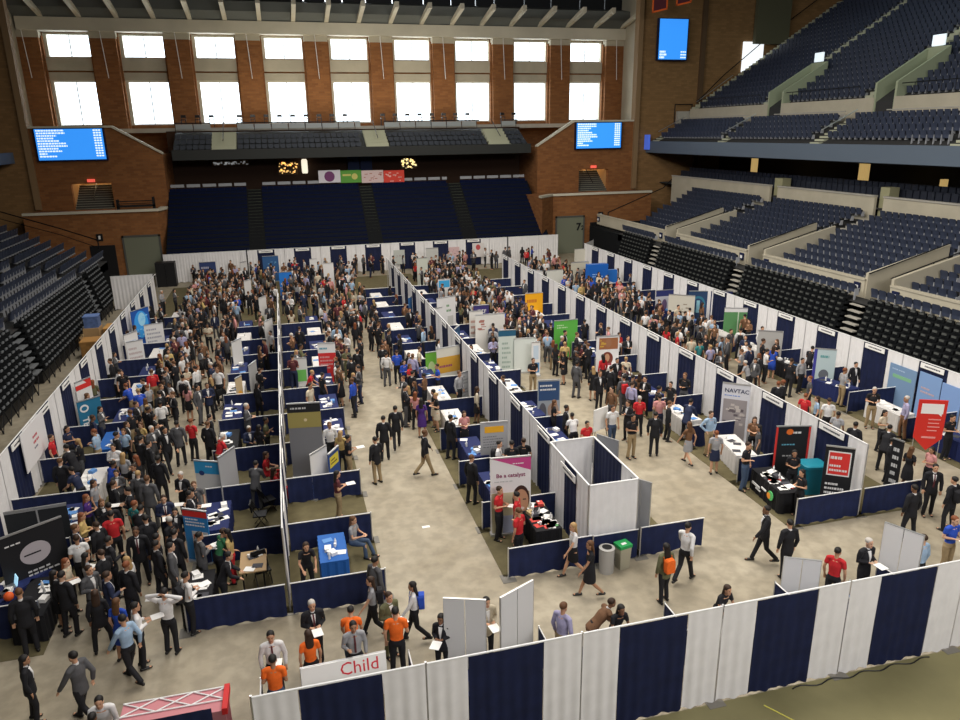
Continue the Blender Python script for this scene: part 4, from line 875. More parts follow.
banner(771, 331, 1.2, 2.0, -30, 'grey photo poster behind the table with blue sign at right wall', (.40, .39, .37), (('oval', .2, .35, .9, .5, (.2, .17, .22)),), name='poster_board')
banner(904, 367, 1.45, 2.05, -90, 'large light blue map poster with green band hung on right wall', (.17, .27, .42), (('box', .15, .70, .85, .78, (.2, .42, .25)), ('lines', .1, .86, .9, .92, (.35, .45, .6), 1)), name='map_poster', x=25.42, stand=False)
banner(931.5, 375, 1.1, 2.05, -90, 'light blue map poster with peach blot, right of the green banded map', (.20, .32, .55), (('lines', .15, .55, .8, .72, (.5, .35, .35), 2),), name='map_poster', x=25.42, stand=False)
banner(953, 386, .95, 1.9, -90, 'rightmost light blue map poster on right wall', (.20, .32, .58), name='map_poster', x=25.42, stand=False)
banner(899, 440, .38, 2.1, -75, 'narrow black lattice stand seen nearly edge on near right low rail', BK, (('lines', .2, .1, .8, .9, (.5, .5, .5), 6),))
banner(737, 384, 1.05, 2.15, -40, 'tall white banner with grey collage reading NAVTAC', (.62, .62, .66), (('text', .1, .84, .95, .92, (.02, .03, .08), 'NAVTAC'), ('lines', .1, .78, .9, .82, (.2, .3, .6), 1), ('box', .08, .05, .92, .74, (.30, .27, .27)), ('speck', .1, .25, .9, .72, (.12, .10, .11), 14), ('speck', .1, .3, .9, .7, (.5, .45, .42), 12), ('speck', .08, .05, .5, .25, (.05, .08, .3), 8)), x=16.45)
banner(794, 426, 1.2, 2.1, -14, 'black banner with red edges and flame logo beside the logo table', BK, (('box', 0, 0, .06, 1, RDc), ('box', .94, 0, 1, 1, RDc), ('oval', .3, .85, .5, .95, (.7, .15, .02)), ('lines', .5, .85, .85, .92, WH, 1), ('lines', .2, .65, .8, .7, (.1, .3, .4), 1), ('lines', .25, .45, .75, .5, (.3, .3, .3), 1)))
banner(841, 447, .85, 2.0, -35, 'black banner with red and white speech box beside teal case', BK, (('box', .12, .55, .9, .93, WH), ('box', .16, .57, .86, .91, RDc), ('lines', .2, .78, .82, .88, WH, 1), ('lines', .2, .60, .82, .74, WH, 2), ('lines', .12, .1, .85, .45, WH, 5)), x=16.45)
t = thing('shield_sign', 'bright red shield shaped hanging sign with white box at far right', 'sign', (0, 0, 0)); p = at_z(934, 400, 2.4); t.scale = (.74, .74, .96); t.location = (p.x, p.y, 0); t.rotation_euler = (0, 0, R(-25))
obj('panel', MB().prism([(-.65, .95), (0, .45), (.65, .95), (.65, 2.5), (-.65, 2.5)], 1, -.03, .03), mat('shield_red', (.62, .03, .02), .6), t)
obj('white_box', MB().box(-.5, -.04, 1.95, .5, -.03, 2.35).prism([(.3, 1.95), (.45, 1.95), (.45, 1.85)], 1, -.04, -.03), M_PAPER, t)
obj('lettering', MB().box(-.3, -.04, .95, .35, -.03, 1.02).box(-.1, -.04, 1.7, .45, -.03, 1.74).box(-.1, -.04, 1.55, .4, -.03, 1.59).box(-.1, -.04, 1.4, .45, -.03, 1.44).box(-.1, -.04, 1.25, .35, -.03, 1.29), mat('pink_ink', (.75, .3, .28), .6), t)
obj('pole', MB().tube((-.6, .05, 0), (-.6, .05, 2.5), .02).tube((.6, .05, 0), (.6, .05, 2.5), .02), M_ALU, t)
# boards along the front wall
def board(u0, v0, u1, v1, h, col, label, n=2):
    a = at_z(u0, v0, h); b = at_z(u1, v1, h); L = hypot(b.x-a.x, b.y-a.y); rz = atan2(b.y-a.y, b.x-a.x)
    t = thing('display_board', label, 'board', (a.x, a.y, 0), rz)
    for i in range(n): obj('panel', MB().box(L*i/n+.01, -.02, .05, L*(i+1)/n-.01, .02, h), mat('bd_%.2f' % col[0], col, .8), t)
    obj('frame', MB().box(0, -.025, h, L, .025, h+.012).box(0, -.025, 0, .01, .025, h).box(L-.01, -.025, 0, L, .025, h), M_ALU, t)
BG = (.62, .61, .59)
board(443, 598, 486, 600, 2.1, BG, 'pale grey two panel board behind front drapes, left of two at centre')
board(500, 598, 533, 580, 2.1, BG, 'pale grey two panel board behind front drapes, tilted, right of two at centre')
board(784, 557, 822, 561, 1.7, (.60, .60, .61), 'light grey two panel board behind front drapes beside red shirt')
board(885, 522, 925, 536, 2.1, (.74, .73, .72), 'bright white two panel board behind front drapes at right')
board(597, 434, 619, 441, 2.3, (.30, .305, .32), 'grey board behind the white enclosure, far one', 1)
board(631, 477, 652, 483, 2.3, (.30, .305, .32), 'grey board right of the white enclosure, near one', 2)
# easel
t = thing('easel', 'white board on black easel beside man in white polo', 'easel'); p = at_z(601, 408, 1.6); t.location = (p.x, p.y, 0); t.rotation_euler = (0, 0, R(25))
obj('board', MB().box(-.4, -.02, .7, .4, .02, 1.6), M_PAPER, t)
for a, b in (((-.3, 0, .7), (-.45, -.1, 0)), ((.3, 0, .7), (.45, -.1, 0)), ((0, .05, 1.5), (0, .5, 0))): obj('leg', MB().tube(a, b, .015, 6), M_BLACK, t)
# bins
t = thing('trash_bin', 'round grey metal trash bin with open black top beside enclosure', 'bin', tuple(at_z(606, 571, 0))); t.scale = (.8, .8, .9)
obj('body', MB().lathe([(.26, 0), (.27, .8), (.28, .84), (.20, .86)], 24), mat('bin_grey', (.36, .35, .33), .5), t); obj('opening', MB().lathe([(.19, .855), (.17, .865)], 20), M_BLACK, t)
t = thing('recycling_bin', 'slim beige recycling bin with green lid right of round bin', 'bin', tuple(at_z(622, 567, 0)), .2); t.scale = (.78, .78, .92)
obj('body', MB().loft([[(-.2, -.16, 0), (.2, -.16, 0), (.2, .16, 0), (-.2, .16, 0)], [(-.24, -.2, .74), (.24, -.2, .74), (.24, .2, .74), (-.24, .2, .74)]]), mat('bin_beige', (.34, .32, .24), .6), t)
obj('lid', MB().box(-.26, -.22, .74, .26, .22, .84), mat('lid_green', (.02, .30, .08), .5), t); obj('label', MB().box(-.1, -.1, .84, .1, .02, .845), M_PAPER, t)
# teal case
p = at_z(816, 495, 0); t = thing('shipping_case', 'large teal rounded plastic case behind the rail beside black banner', 'case', (p.x, p.y+.3, 0), -.2)
def rrect(w, d, r, z, n=6): return [(sx*(w/2-r)+r*cos(a), sy*(d/2-r)+r*sin(a), z) for sx, sy, a0 in ((1, 1, 0), (-1, 1, pi/2), (-1, -1, pi), (1, -1, 1.5*pi)) for a in [a0+pi/2*i/n for i in range(n+1)]]
M_TEAL = mat('teal_plastic', (.01, .17, .24), .5)
obj('body', MB().loft([rrect(.8, .6, .15, 0), rrect(.84, .64, .15, .95)]), M_TEAL, t); obj('lid', MB().loft([rrect(.9, .7, .17, .95), rrect(.9, .7, .17, 1.05), rrect(.8, .6, .15, 1.08)]), mat('teal_lid', (.012, .21, .29), .5), t)
# boxes outside the left wall
for i, (x, y, s, c, nm, lab) in enumerate(((-11.0, 44.6, 1.1, (.33, .17, .05), 'crate', 'brown wooden crate left of the dark one on the pallet'), (-10.0, 44.9, 1.0, (.012, .03, .08), 'crate', 'dark navy crate in the middle of the pallet'), (-10.1, 46.9, 1.3, (.42, .22, .06), 'crate', 'tan cardboard crate rightmost on the pallet'), (-11.3, 46.4, .75, (.10, .16, .34), 'storage_box', 'light blue storage box stacked on crates behind the left wall'))):
    z = 0 if i < 3 else 1.3
    o = thing(nm, lab, 'box', (x, y, z)); obj('body', MB().box(-s/2, -s/2, 0, s/2, s/2, s*.85), mat('cr%d' % i, c, .8, noise=.3, nscale=5), o); obj('lid', MB().box(-s/2-.03, -s/2-.03, s*.85, s/2+.03, s/2+.03, s*.85+.06), mat('crl%d' % i, tuple(min(1, q*1.3) for q in c), .8), o)
    if i == 3: tag(obj('cardboard_box', MB().box(x-.45, y-.5, 0, x+.4, y+.5, 1.3), mat('cardboard', (.38, .24, .11), .85)), 'tall cardboard box under the light blue storage box', 'box')
for i, (u, v, s) in enumerate(((74, 345, .45), (80, 340, .4), (71, 340, .35))):
    p = at_z(u+9, v, 0); o = thing('cardboard_box', 'small open cardboard box on floor by left bleachers, %s of three' % ('largest', 'rightmost', 'smallest')[i], 'box', (p.x, p.y, 0), .4*i)
    obj('body', MB().box(-s, -s*.7, 0, s, s*.7, s), MATS['cardboard'], o); obj('flap', MB().prism([(s*.7, s), (s*.7+.02, s), (s*1.1, s*1.25), (s*1.08, s*1.27)], 0, -s, s), mat('flap_light', (.5, .36, .18), .85), o)
# pop-up frame with pink skin near lower left
a = at_z(120, 716, 1.6); b = at_z(226, 697, 1.6); t = thing('popup_display', 'pink pop-up display frame with white lattice at bottom left', 'display', (a.x, a.y, 0), atan2(b.y-a.y, b.x-a.x)); L = hypot(b.x-a.x, b.y-a.y)
obj('fabric', MB().prism([(0, .5), (-.03, .5), (-.35, 1.6), (-.32, 1.6)], 0, 0, L), mat('pink_fabric', (.50, .20, .22), .8), t)
mb = MB()
for i in range(3):
    x0, x1 = L*i/3, L*(i+1)/3; mb.tube((x0, -.05, 1.6), (x1, .30, 1.6), .014, 6).tube((x0, .30, 1.6), (x1, -.05, 1.6), .014, 6)
mb.tube((0, -.05, 1.6), (L, -.05, 1.6), .014, 6).tube((0, .3, 1.6), (L, .3, 1.6), .014, 6)
obj('lattice', mb, M_WP, t); obj('hanging_fabric', MB().prism([(.3, .3), (.33, .3), (.33, 1.59), (.3, 1.59)], 0, 0, L), MATS['pink_fabric'], t)
obj('top_fabric', MB().prism([(-.34, 1.57), (.32, 1.57), (.32, 1.58), (-.34, 1.58)], 0, 0, L), MATS['pink_fabric'], t)
obj('corner_hub', MB().box(L-.05, -.35, 1.5, L+.05, .33, 1.64), mat('hub_red', (.5, .02, .02), .6), t)
# white lettered banner behind front wall
a = at_z(301, 676, 1.0); b = at_z(387, 658, 1.0); L = hypot(b.x-a.x, b.y-a.y); t = thing('lettered_banner', 'white banner with red and black handwriting behind front drapes', 'banner', (a.x, a.y, 0), atan2(b.y-a.y, b.x-a.x))
obj('panel', MB().prism([(-.02, .1), (.02, .1), (.25, 1.0), (.21, 1.0)], 0, 0, L), M_PAPER, t)
text('Child', .40, mat('red_ink', (.6, .03, .05), .6), t, (L*.68, .155, .80), (R(76), 0, 0)); text('one', .36, M_BLACK, t, (L*.50, .055, .52), (R(76), 0, 0))
obj('frame', MB().tube((0, .25, 1.0), (L, .25, 1.0), .015).tube((0, .25, 0), (0, .25, 1.0), .015).tube((L, .25, 0), (L, .25, 1.0), .015), M_ALU, t)
# laptop and orange ball at far left table
p = at_z(6, 580, .95); 
tb = table(p.x+.1, p.y+.1, R(60), 'with a laptop at the left edge of view', 'n', items=3)
t = thing('laptop', 'open laptop with bright screen on table at left edge', 'laptop', (p.x+.05, p.y, .746), R(-60)); obj('keyboard', MB().box(-.17, -.12, 0, .17, .12, .02), M_ALU, t); obj('display', MB().prism([(.12, .02), (.14, .02), (.2, .25), (.18, .25)], 0, -.17, .17), mat('laptop_glow', (.4, .7, .9), .4, emis=.8), t)
o = obj('basketball', MB().lathe([(.001, .88-.12), (.06, .775), (.105, .82), (.12, .88), (.105, .94), (.06, .985), (.001, 1.0)], 18), mat('ball_orange', (.65, .10, .02), .6), smooth=True); q = at_z(2, 604, .8); o.location = (q.x+.1, q.y+.2, -.014); tag(o, 'orange ball on table at left edge', 'ball')
for i, (u, v) in enumerate(((426, 527), (150, 600))):
    p = at_z(u, v, 0); o = obj('paper_scrap', MB().box(-.12, -.06, 0.0, .12, .06, .012), M_PAPER); o.location = (p.x, p.y, 0.0); tag(o, 'white paper scrap on floor of %s' % ('the centre aisle', 'the left aisle')[i], 'paper')
o = obj('floor_cable', MB().path([(10.0+.12*i, 11.19+.05*sin(i*.9), .02) for i in range(32)], .014), M_BLACK); tag(o, 'loose black cables on floor under the front drapes', 'cable')
o = obj('floor_tape', MB().path([(9.1, 10.95, .013), (9.5, 10.3, .013), (9.9, 9.4, .013)], .014), mat('tape_yellow', (.6, .55, .1), .6)); tag(o, 'thin yellow cord on floor in front of front drapes', 'cord')
# signs pinned on the far drapes
for i, (u, v, w, c, lab) in enumerate(((243, 238, 0, WH, ''), (399, 250, 1.0, (.45, .47, .44), 'pale green poster on far drapes, leftmost of three'), (454, 247, 1.0, (.6, .42, .42), 'pinkish white poster on far drapes, middle of three'), (478, 243, 1.1, (.66, .62, .60), 'white poster with red circle on far drapes, rightmost of three'))):
    if w: banner(u, v, w, 1.3, 0, lab, c, (('oval', .3, .5, .7, .9, (.5, .08, .08)),) if i == 3 else (('speck', .1, .4, .9, .9, (.3, .2, .2), 5),), stand=False, name='wall_poster', cat='poster', y=66.2, z0=None)
banner(207, 262, 1.3, 1.9, 0, 'navy and orange poster stand before the far left drapes', (.03, .05, .15), (('box', .05, .05, .95, .45, (.5, .15, .05)), ('lines', .1, .65, .9, .85, (.4, .4, .5), 1)))
p = at_z(165, 262, 2.0); o = obj('equipment_rack', MB().box(-.75, -.5, 0, .75, .5, 2.0).box(-.03, -.52, .1, .03, -.5, 1.9, 1), [M_BLACK, M_RAIL]); o.location = (p.x, p.y, 0); tag(o, 'black cloth covered rack in the far left corner', 'rack')
for i, (x, w) in enumerate(((560, 0), )): pass
# ================================================================ PEOPLE
def ell(c, r, n=10, m=7):
    mb = []; c = Vector(c)
    rings = []
    for j in range(m+1):
        t = pi*j/m; rr = max(sin(t), .02)
        rings.append([(c.x+r[0]*rr*cos(2*pi*i/n), c.y+r[1]*rr*sin(2*pi*i/n), c.z-r[2]*cos(t)) for i in range(n)])
    return rings
def limb(mb, pts, rad, n=10, xr=None):
    # rounded tube through pts with radius list (r or (rside, rdepth))
    P = [Vector(p) for p in pts]; R_ = [(r, r) if not isinstance(r, tuple) else r for r in rad]
    d0 = (P[1]-P[0]).normalized(); d1 = (P[-1]-P[-2]).normalized()
    P = [P[0]-d0*R_[0][1]*.6]+P+[P[-1]+d1*R_[-1][1]*.6]; R_ = [(R_[0][0]*.5, R_[0][1]*.5)]+R_+[(R_[-1][0]*.5, R_[-1][1]*.5)]
    X = Vector(xr) if xr else Vector((1, 0, 0)); rings = []
    for i, p in enumerate(P):
        d = (P[min(i+1, len(P)-1)]-P[max(i-1, 0)]).normalized()
        a = X-d*X.dot(d)
        if a.length < .1: a = Vector((0, 1, 0))-d*d.y
        a.normalize(); b = d.cross(a)
        rings.append([p+a*cos(2*pi*k/n)*R_[i][0]+b*sin(2*pi*k/n)*R_[i][1] for k in range(n)])
    mb.loft(rings)
V3 = Vector
def skeleton(pose, fem=False):
    s = {}; sh = .185 if not fem else .165; hw = .095
    lean = {'lean': .35, 'bend': .75, 'sit': .05}.get(pose, 0.)
    hipz = .93 if pose != 'sit' else .50
    s['pel'] = V3((0, 0, hipz)); tl = .56
    def up(h, x=0, y=0): return V3((x, s['pel'].y+h*sin(lean)+y*cos(lean), hipz+h*cos(lean)-y*sin(lean)))
    s['up'] = up
    s['chest'] = up(.36); s['neck'] = up(.55, 0, -.0); hl = lean*.6
    s['head'] = s['neck']+V3((0, .03+.12*sin(hl), .165*cos(hl)))
    for sd, S in (('L', -1), ('R', 1)):
        shd = up(.49, S*sh, 0); s['sh'+sd] = shd
        if pose == 'walk':
            q = S*.16; s['hip'+sd] = V3((S*hw, 0, hipz-.04)); s['kn'+sd] = V3((S*hw, .12 if S > 0 else -.06, .49)); s['an'+sd] = V3((S*hw*.9, .26 if S > 0 else -.36, .09 if S > 0 else .17))
            s['el'+sd] = shd+V3((S*.06, -q*.9, -.27)); s['wr'+sd] = s['el'+sd]+V3((-S*.01, -q*.4+.10, -.23))
        elif pose == 'sit':
            s['hip'+sd] = V3((S*hw, 0, hipz-.02)); s['kn'+sd] = V3((S*.13, .43, .50)); s['an'+sd] = V3((S*.12, .45 if S > 0 else .60, .09)); s['el'+sd] = shd+V3((S*.07, .08, -.27)); s['wr'+sd] = s['el'+sd]+V3((-S*.14, .22, .02))
        else:
            w = {'stand': 1., 'apart': 1.9, 'lean': 1.3}.get(pose, 1.1); off = .05*S if pose in ('relax', 'hip') else 0
            s['hip'+sd] = V3((S*hw, 0, hipz-.04)); s['kn'+sd] = V3((S*hw*w, .02+off, .49)); s['an'+sd] = V3((S*hw*w*1.15, -.03+off, .09))
            if pose in ('relax', 'apart'): s['el'+sd] = shd+V3((S*.07, -.02, -.28)); s['wr'+sd] = s['el'+sd]+V3((-S*.01, .07, -.24))
            elif pose == 'hold': s['el'+sd] = shd+V3((S*.05, -.03, -.27)); s['wr'+sd] = s['el'+sd]+V3((-S*.13, .22, .04))
            elif pose == 'onehand':
                s['el'+sd] = shd+V3((S*.06, -.02, -.27)); s['wr'+sd] = s['el'+sd]+(V3((-.07, .22, .06)) if S > 0 else V3((.01, .07, -.24)))
            elif pose == 'hip': s['el'+sd] = shd+V3((S*.14, -.09, -.24)); s['wr'+sd] = V3((S*.17, .04, hipz+.06))
            elif pose == 'behind': s['el'+sd] = shd+V3((S*.24, -.02, .12)); s['wr'+sd] = s['head']+V3((S*.06, -.11, .0))
            elif pose == 'cross': s['el'+sd] = shd+V3((S*.05, .03, -.26)); s['wr'+sd] = s['el'+sd]+V3((-S*.22, .16, .05+.03*S))
            elif pose == 'lean': s['el'+sd] = shd+V3((S*.06, .08, -.27)); s['wr'+sd] = s['el'+sd]+V3((-S*.05, .20, -.12))
            else: s['el'+sd] = shd+V3((S*.05, .06, -.27)); s['wr'+sd] = s['el'+sd]+V3((-S*.03, .12, -.22))
    return s
def hand(mb, s, sd, S):
    w = s['wr'+sd]; d = (w-s['el'+sd]).normalized(); side = V3((1, 0, 0)); side = side-d*side.dot(d)
    if side.length < .2: side = V3((0, 1, 0))-d*d.y
    side.normalize(); nrm = d.cross(side)
    if nrm.z > 0 and abs(nrm.z) > .3: nrm = -nrm
    limb(mb, [w, w+d*.04, w+d*.085], [(.028, .02), (.040, .018), (.040, .015)], 10, side)
    for k, (o, l) in enumerate(((-.030, .062), (-.010, .074), (.011, .070), (.030, .056))):
        b = w+d*.085+side*o; m_ = b+d*l*.5+nrm*.008; e = m_+d*l*.38+nrm*.022
        limb(mb, [b-d*.015, m_, e], [.0098, .0092, .0075], 7)
    tb = w+d*.03-side*S*.030; tm = tb+(d*.6-side*S*.7).normalized()*.035; te = tm+(d*.95-side*S*.2).normalized()*.032
    limb(mb, [tb, tm, te], [.0115, .0105, .0085], 7)
TS = bpy.data.scenes.new('mesh_workshop')
def evaluated_mesh(o):
    TS.collection.objects.link(o); vl = TS.view_layers[0]; vl.update(); r = bpy.data.meshes.new_from_object(o.evaluated_get(vl.depsgraph)); TS.collection.objects.unlink(o); return r
def finish(mb, name, voxel, ratio, smooth=True):
    me = mb.mesh(name+'_raw'); o = bpy.data.objects.new('tmp', me)
    m = o.modifiers.new('r', 'REMESH'); m.mode = 'VOXEL'; m.voxel_size = voxel
    m = o.modifiers.new('s', 'SMOOTH'); m.iterations = 3; m.factor = .5
    if ratio < 1: m = o.modifiers.new('d', 'DECIMATE'); m.ratio = ratio
    r = evaluated_mesh(o)
    r.name = name; bpy.data.objects.remove(o); bpy.data.meshes.remove(me)
    if smooth: r.polygons.foreach_set('use_smooth', [True]*len(r.polygons))
    return r
PM = {}
M_EYE = mat('eye_dark', (.02, .012, .01), .3); M_LIP = mat('lip', (.30, .09, .07), .6)
def add_head(mb, s):
    h = s['head']; prof = [(-.125, .035, .05, .035), (-.105, .05, .068, .02), (-.07, .062, .080, .01), (-.03, .070, .090, .002), (.01, .075, .096, 0), (.05, .074, .095, -.002), (.085, .060, .078, -.004), (.108, .032, .045, -.005)]
    mb.loft([[(h.x+a*cos(2*pi*i/14), h.y+y0+b*sin(2*pi*i/14), h.z+z) for i in range(14)] for z, a, b, y0 in prof])
    mb.loft([[(h.x-.010, h.y+.085, h.z-.005), (h.x+.010, h.y+.085, h.z-.005), (h.x, h.y+.094, h.z-.0)], [(h.x-.017, h.y+.085, h.z-.045), (h.x+.017, h.y+.085, h.z-.045), (h.x, h.y+.118, h.z-.042)]])
    limb(mb, [h+V3((-.015, .092, -.068)), h+V3((.015, .092, -.068))], [.010, .010], 6)
    for S in (-1, 1): mb.loft(ell(h+V3((S*.077, -.005, -.02)), (.012, .022, .034), 8, 6))
def body_mesh(pose, fem):
    k = ('body', pose, fem)
    if k in PM: return PM[k]
    s = skeleton(pose, fem); mb = MB(); up = s['up']; w = .9 if fem else 1
    limb(mb, [s['pel'], up(.15), up(.34), up(.48)], [(.15, .105), (.125*w, .09), (.155*w, .11), (.14*w, .085)], 14)
    limb(mb, [up(.46), s['neck'], s['head']+V3((0, -.02, -.06))], [.075, .053*w, .052], 12)
    add_head(mb, s)
    for sd, S in (('L', -1), ('R', 1)):
        sh, el, wr = s['sh'+sd], s['el'+sd], s['wr'+sd]
        limb(mb, [V3((sh.x*.75, sh.y, sh.z+.005)), sh, sh.lerp(el, .5), el], [.052*w, .052*w, .045*w, .037*w], 10)
        limb(mb, [el, el.lerp(wr, .35), wr], [.038*w, .037*w, .025*w], 10)
        hand(mb, s, sd, S)
        hp, kn, an = s['hip'+sd], s['kn'+sd], s['an'+sd]
        limb(mb, [hp, hp.lerp(kn, .4), kn], [.082, .075, .052], 12); limb(mb, [kn, kn.lerp(an, .35), an], [.052, .054, .034], 12)
        ft = V3((0, .16, -.045)); limb(mb, [an+V3((0, -.03, -.04)), an+V3((0, .06, -.05)), an+ft+V3((0, 0, -.0))], [(.035, .035), (.042, .03), (.038, .02)], 10)
    me = finish(mb, 'person_body', .0105, .35); me.materials.append(None); me.materials.append(M_EYE); me.materials.append(M_LIP)
    h = s['head']; e1, e2, lp = h+V3((-.032, .088, .008)), h+V3((.032, .088, .008)), h+V3((0, .1, -.068))
    for p in me.polygons:
        c = p.center
        if (c-e1).length < .014 or (c-e2).length < .014: p.material_index = 1
        elif abs(c.x-lp.x) < .024 and abs(c.z-lp.z) < .009 and c.y > lp.y-.02: p.material_index = 2
    PM[k] = me; return me
def cloth_mesh(part, pose, fem):
    k = (part, pose, fem)
    if k in PM: return PM[k]
    s = skeleton(pose, fem); up = s['up']; mb = MB(); w = .9 if fem else 1; hz = s['pel'].z; vox, rat = .016, .5
    if part in ('jacket', 'shirt', 'tee', 'dress'):
        j = part == 'jacket'; g = .022 if j else .010
        if j: limb(mb, [up(-.14), up(.0), up(.15), up(.34), up(.47)], [(.178, .135), (.172, .13), (.145*w+.008, .115), (.175*w, .13), (.145*w, .095)], 16)
        elif part == 'dress':
            limb(mb, [up(.05), up(.17), up(.34), up(.46)], [(.16, .12), (.128, .10), (.15, .12), (.13, .085)], 16)
        else: limb(mb, [up(-.03), up(.12), up(.34), up(.47)], [(.160, .118), (.142*w, .105), (.165*w, .122), (.14*w, .09)], 16)
        limb(mb, [up(.44), up(.53)], [(.13*w, .09), (.068, .066)], 14)
        for sd, S in (('L', -1), ('R', 1)):
            sh, el, wr = s['sh'+sd], s['el'+sd], s['wr'+sd]; a = .058*w+g*.5
            limb(mb, [V3((sh.x*.35, sh.y, sh.z+.022)), V3((sh.x*.8, sh.y, sh.z+.010)), sh, sh.lerp(el, .55)], [a*1.05, a*1.05, a, a*.92], 10)
            if part in ('jacket', 'shirt'): limb(mb, [sh.lerp(el, .5), el, wr.lerp(el, .06)], [a*.92, a*.86, a*.68], 10)
        if part == 'dress':
            zs = [(hz+.1, .15, .11), (hz-.05, .19, .145), (hz-.25, .20, .17), (hz-.42, .21, .18)]; yo = (s['knL'].y+s['knR'].y)/4
            mb.loft([[(a*cos(2*pi*i/16), b*sin(2*pi*i/16)+yo*max(0, (hz-z))*1.2, z) for i in range(16)] for z, a, b in zs[::-1]])
    elif part == 'trousers':
        limb(mb, [s['pel']+V3((0, 0, .06)), s['pel']+V3((0, 0, -.06))], [(.155, .115), (.168, .125)], 16)
        for sd, S in (('L', -1), ('R', 1)):
            hp, kn, an = s['hip'+sd], s['kn'+sd], s['an'+sd]
            limb(mb, [hp, hp.lerp(kn, .4), kn, kn.lerp(an, .5), an+V3((0, 0, .0))], [.092, .088, .066, .062, .060], 12)
    elif part == 'skirt':
        zs = [(hz+.1, .145, .105), (hz, .165, .12), (hz-.15, .19, .14), (hz-.38, .20, .155)]
        mb.loft([[(a*cos(2*pi*i/16), b*sin(2*pi*i/16), z) for i in range(16)] for z, a, b in zs[::-1]])
        if pose == 'sit':
            mb = MB(); limb(mb, [V3((0, -.05, hz)), V3((0, .2, hz+.01)), V3((0, .42, hz+.01))], [(.17, .11), (.18, .10), (.17, .08)], 14)
    elif part == 'hair_short':
        h = s['head']; mb.loft(ell(h+V3((0, -.016, .04)), (.086, .104, .088), 16, 10)); vox = .011
        mb.v = [(x, y, z) if not (y > h.y+.055 and z < h.z+.055) else (x, h.y+.05, max(z, h.z+.05)) for x, y, z in mb.v]
        mb.v = [(x, y, max(z, h.z-.055)) for x, y, z in mb.v]
    elif part == 'hair_long':
        h = s['head']; mb.loft(ell(h+V3((0, -.016, .04)), (.092, .108, .092), 16, 10)); vox = .012
        mb.v = [(x, y, z) if not (y > h.y+.055 and z < h.z+.055) else (x, h.y+.05, max(z, h.z+.05)) for x, y, z in mb.v]
        limb(mb, [h+V3((0, -.05, .02)), h+V3((0, -.075, -.1)), h+V3((0, -.105, -.24)), h+V3((0, -.10, -.33))], [(.088, .06), (.10, .05), (.095, .04), (.06, .025)], 14)
    elif part == 'shoe':
        mb = MB(); limb(mb, [(0, -.05, .045), (0, .03, .045), (0, .13, .035), (0, .19, .03)], [(.04, .045), (.045, .04), (.045, .032), (.035, .02)], 12)
        mb.v = [(x, y, max(z, 0)) for x, y, z in mb.v]; vox = .012
    elif part == 'collar':   # white shirt wedge and neck ring
        c = up(.44, 0, .105); n_ = up(.54, 0, .05)
        mb.loft([[tuple(up(.20, -.012, .128)), tuple(up(.20, .012, .128)), tuple(up(.20, .012, .06)), tuple(up(.20, -.012, .06))], [tuple(up(.36, -.035, .138)), tuple(up(.36, .035, .138)), tuple(up(.36, .03, .05)), tuple(up(.36, -.03, .05))], [tuple(up(.50, -.055, .088)), tuple(up(.50, .055, .088)), tuple(up(.50, .05, .0)), tuple(up(.50, -.05, .0))]])
        limb(mb, [up(.52), up(.565, 0, .003)], [.066, .061], 12); vox = .010
    elif part == 'tie':
        mb.loft([[tuple(up(.10, -.02, .128)), tuple(up(.10, .02, .128)), tuple(up(.10, .02, .11)), tuple(up(.10, -.02, .11))], [tuple(up(.36, -.02, .148)), tuple(up(.36, .02, .148)), tuple(up(.36, .02, .12)), tuple(up(.36, -.02, .12))], [tuple(up(.51, -.014, .096)), tuple(up(.51, .014, .096)), tuple(up(.51, .014, .07)), tuple(up(.51, -.014, .07))]]); 
        me = mb.mesh('tie'); me.materials.append(None); PM[k] = me; return me
    elif part == 'backpack':
        mb.loft([[tuple(up(a, x, y)) for x, y in ((-q, -.12), (q, -.12), (q*.9, -.27), (-q*.9, -.27))] for a, q in ((.08, .13), (.2, .15), (.42, .14), (.48, .10))]); limb(mb, [up(.2, -.12, -.12), up(.5, -.12, -.08), up(.48, -.12, .1), up(.3, -.13, .13)], [.014]*4, 6); limb(mb, [up(.2, .12, -.12), up(.5, .12, -.08), up(.48, .12, .1), up(.3, .13, .13)], [.014]*4, 6); vox = .013
    me = finish(mb, part, vox, rat); me.materials.append(None); PM[k] = me; return me
C = {'k': (.012, .012, .015), 'n': (.018, .025, .06), 'g': (.08, .08, .085), 'l': (.30, .30, .31), 'w': (.66, .65, .64), 'b': (.30, .42, .56), 'B': (.02, .07, .42), 'r': (.50, .02, .025), 'o': (.80, .14, .015), 'p': (.06, .02, .16), 't': (.03, .20, .20), 'y': (.50, .36, .14), 'm': (.55, .25, .24), 'c': (.55, .48, .36), 'v': (.34, .32, .48), 'e': (.10, .025, .03), 'G': (.03, .14, .06), 'u': (.12, .12, .06), 'h': (.30, .22, .12), 'j': (.05, .08, .14), 'x': (.16, .08, .04), 's': (.012, .012, .014)}
CN = {'k': 'black', 'n': 'navy', 'g': 'dark grey', 'l': 'light grey', 'w': 'white', 'b': 'light blue', 'B': 'royal blue', 'r': 'red', 'o': 'orange', 'p': 'purple', 't': 'teal', 'y': 'tan', 'm': 'pink', 'c': 'cream', 'v': 'lilac', 'e': 'maroon', 'G': 'dark green', 'u': 'olive', 'h': 'khaki', 'j': 'denim', 'x': 'brown', 's': 'black'}
HC_ = {'k': (.012, .010, .009), 'd': (.035, .018, .010), 'b': (.10, .045, .018), 'y': (.36, .23, .10), 'g': (.45, .42, .38), 'a': (.18, .055, .02)}
SKN = [(.52, .29, .18), (.46, .25, .15), (.36, .19, .11), (.20, .10, .055), (.55, .33, .22)]
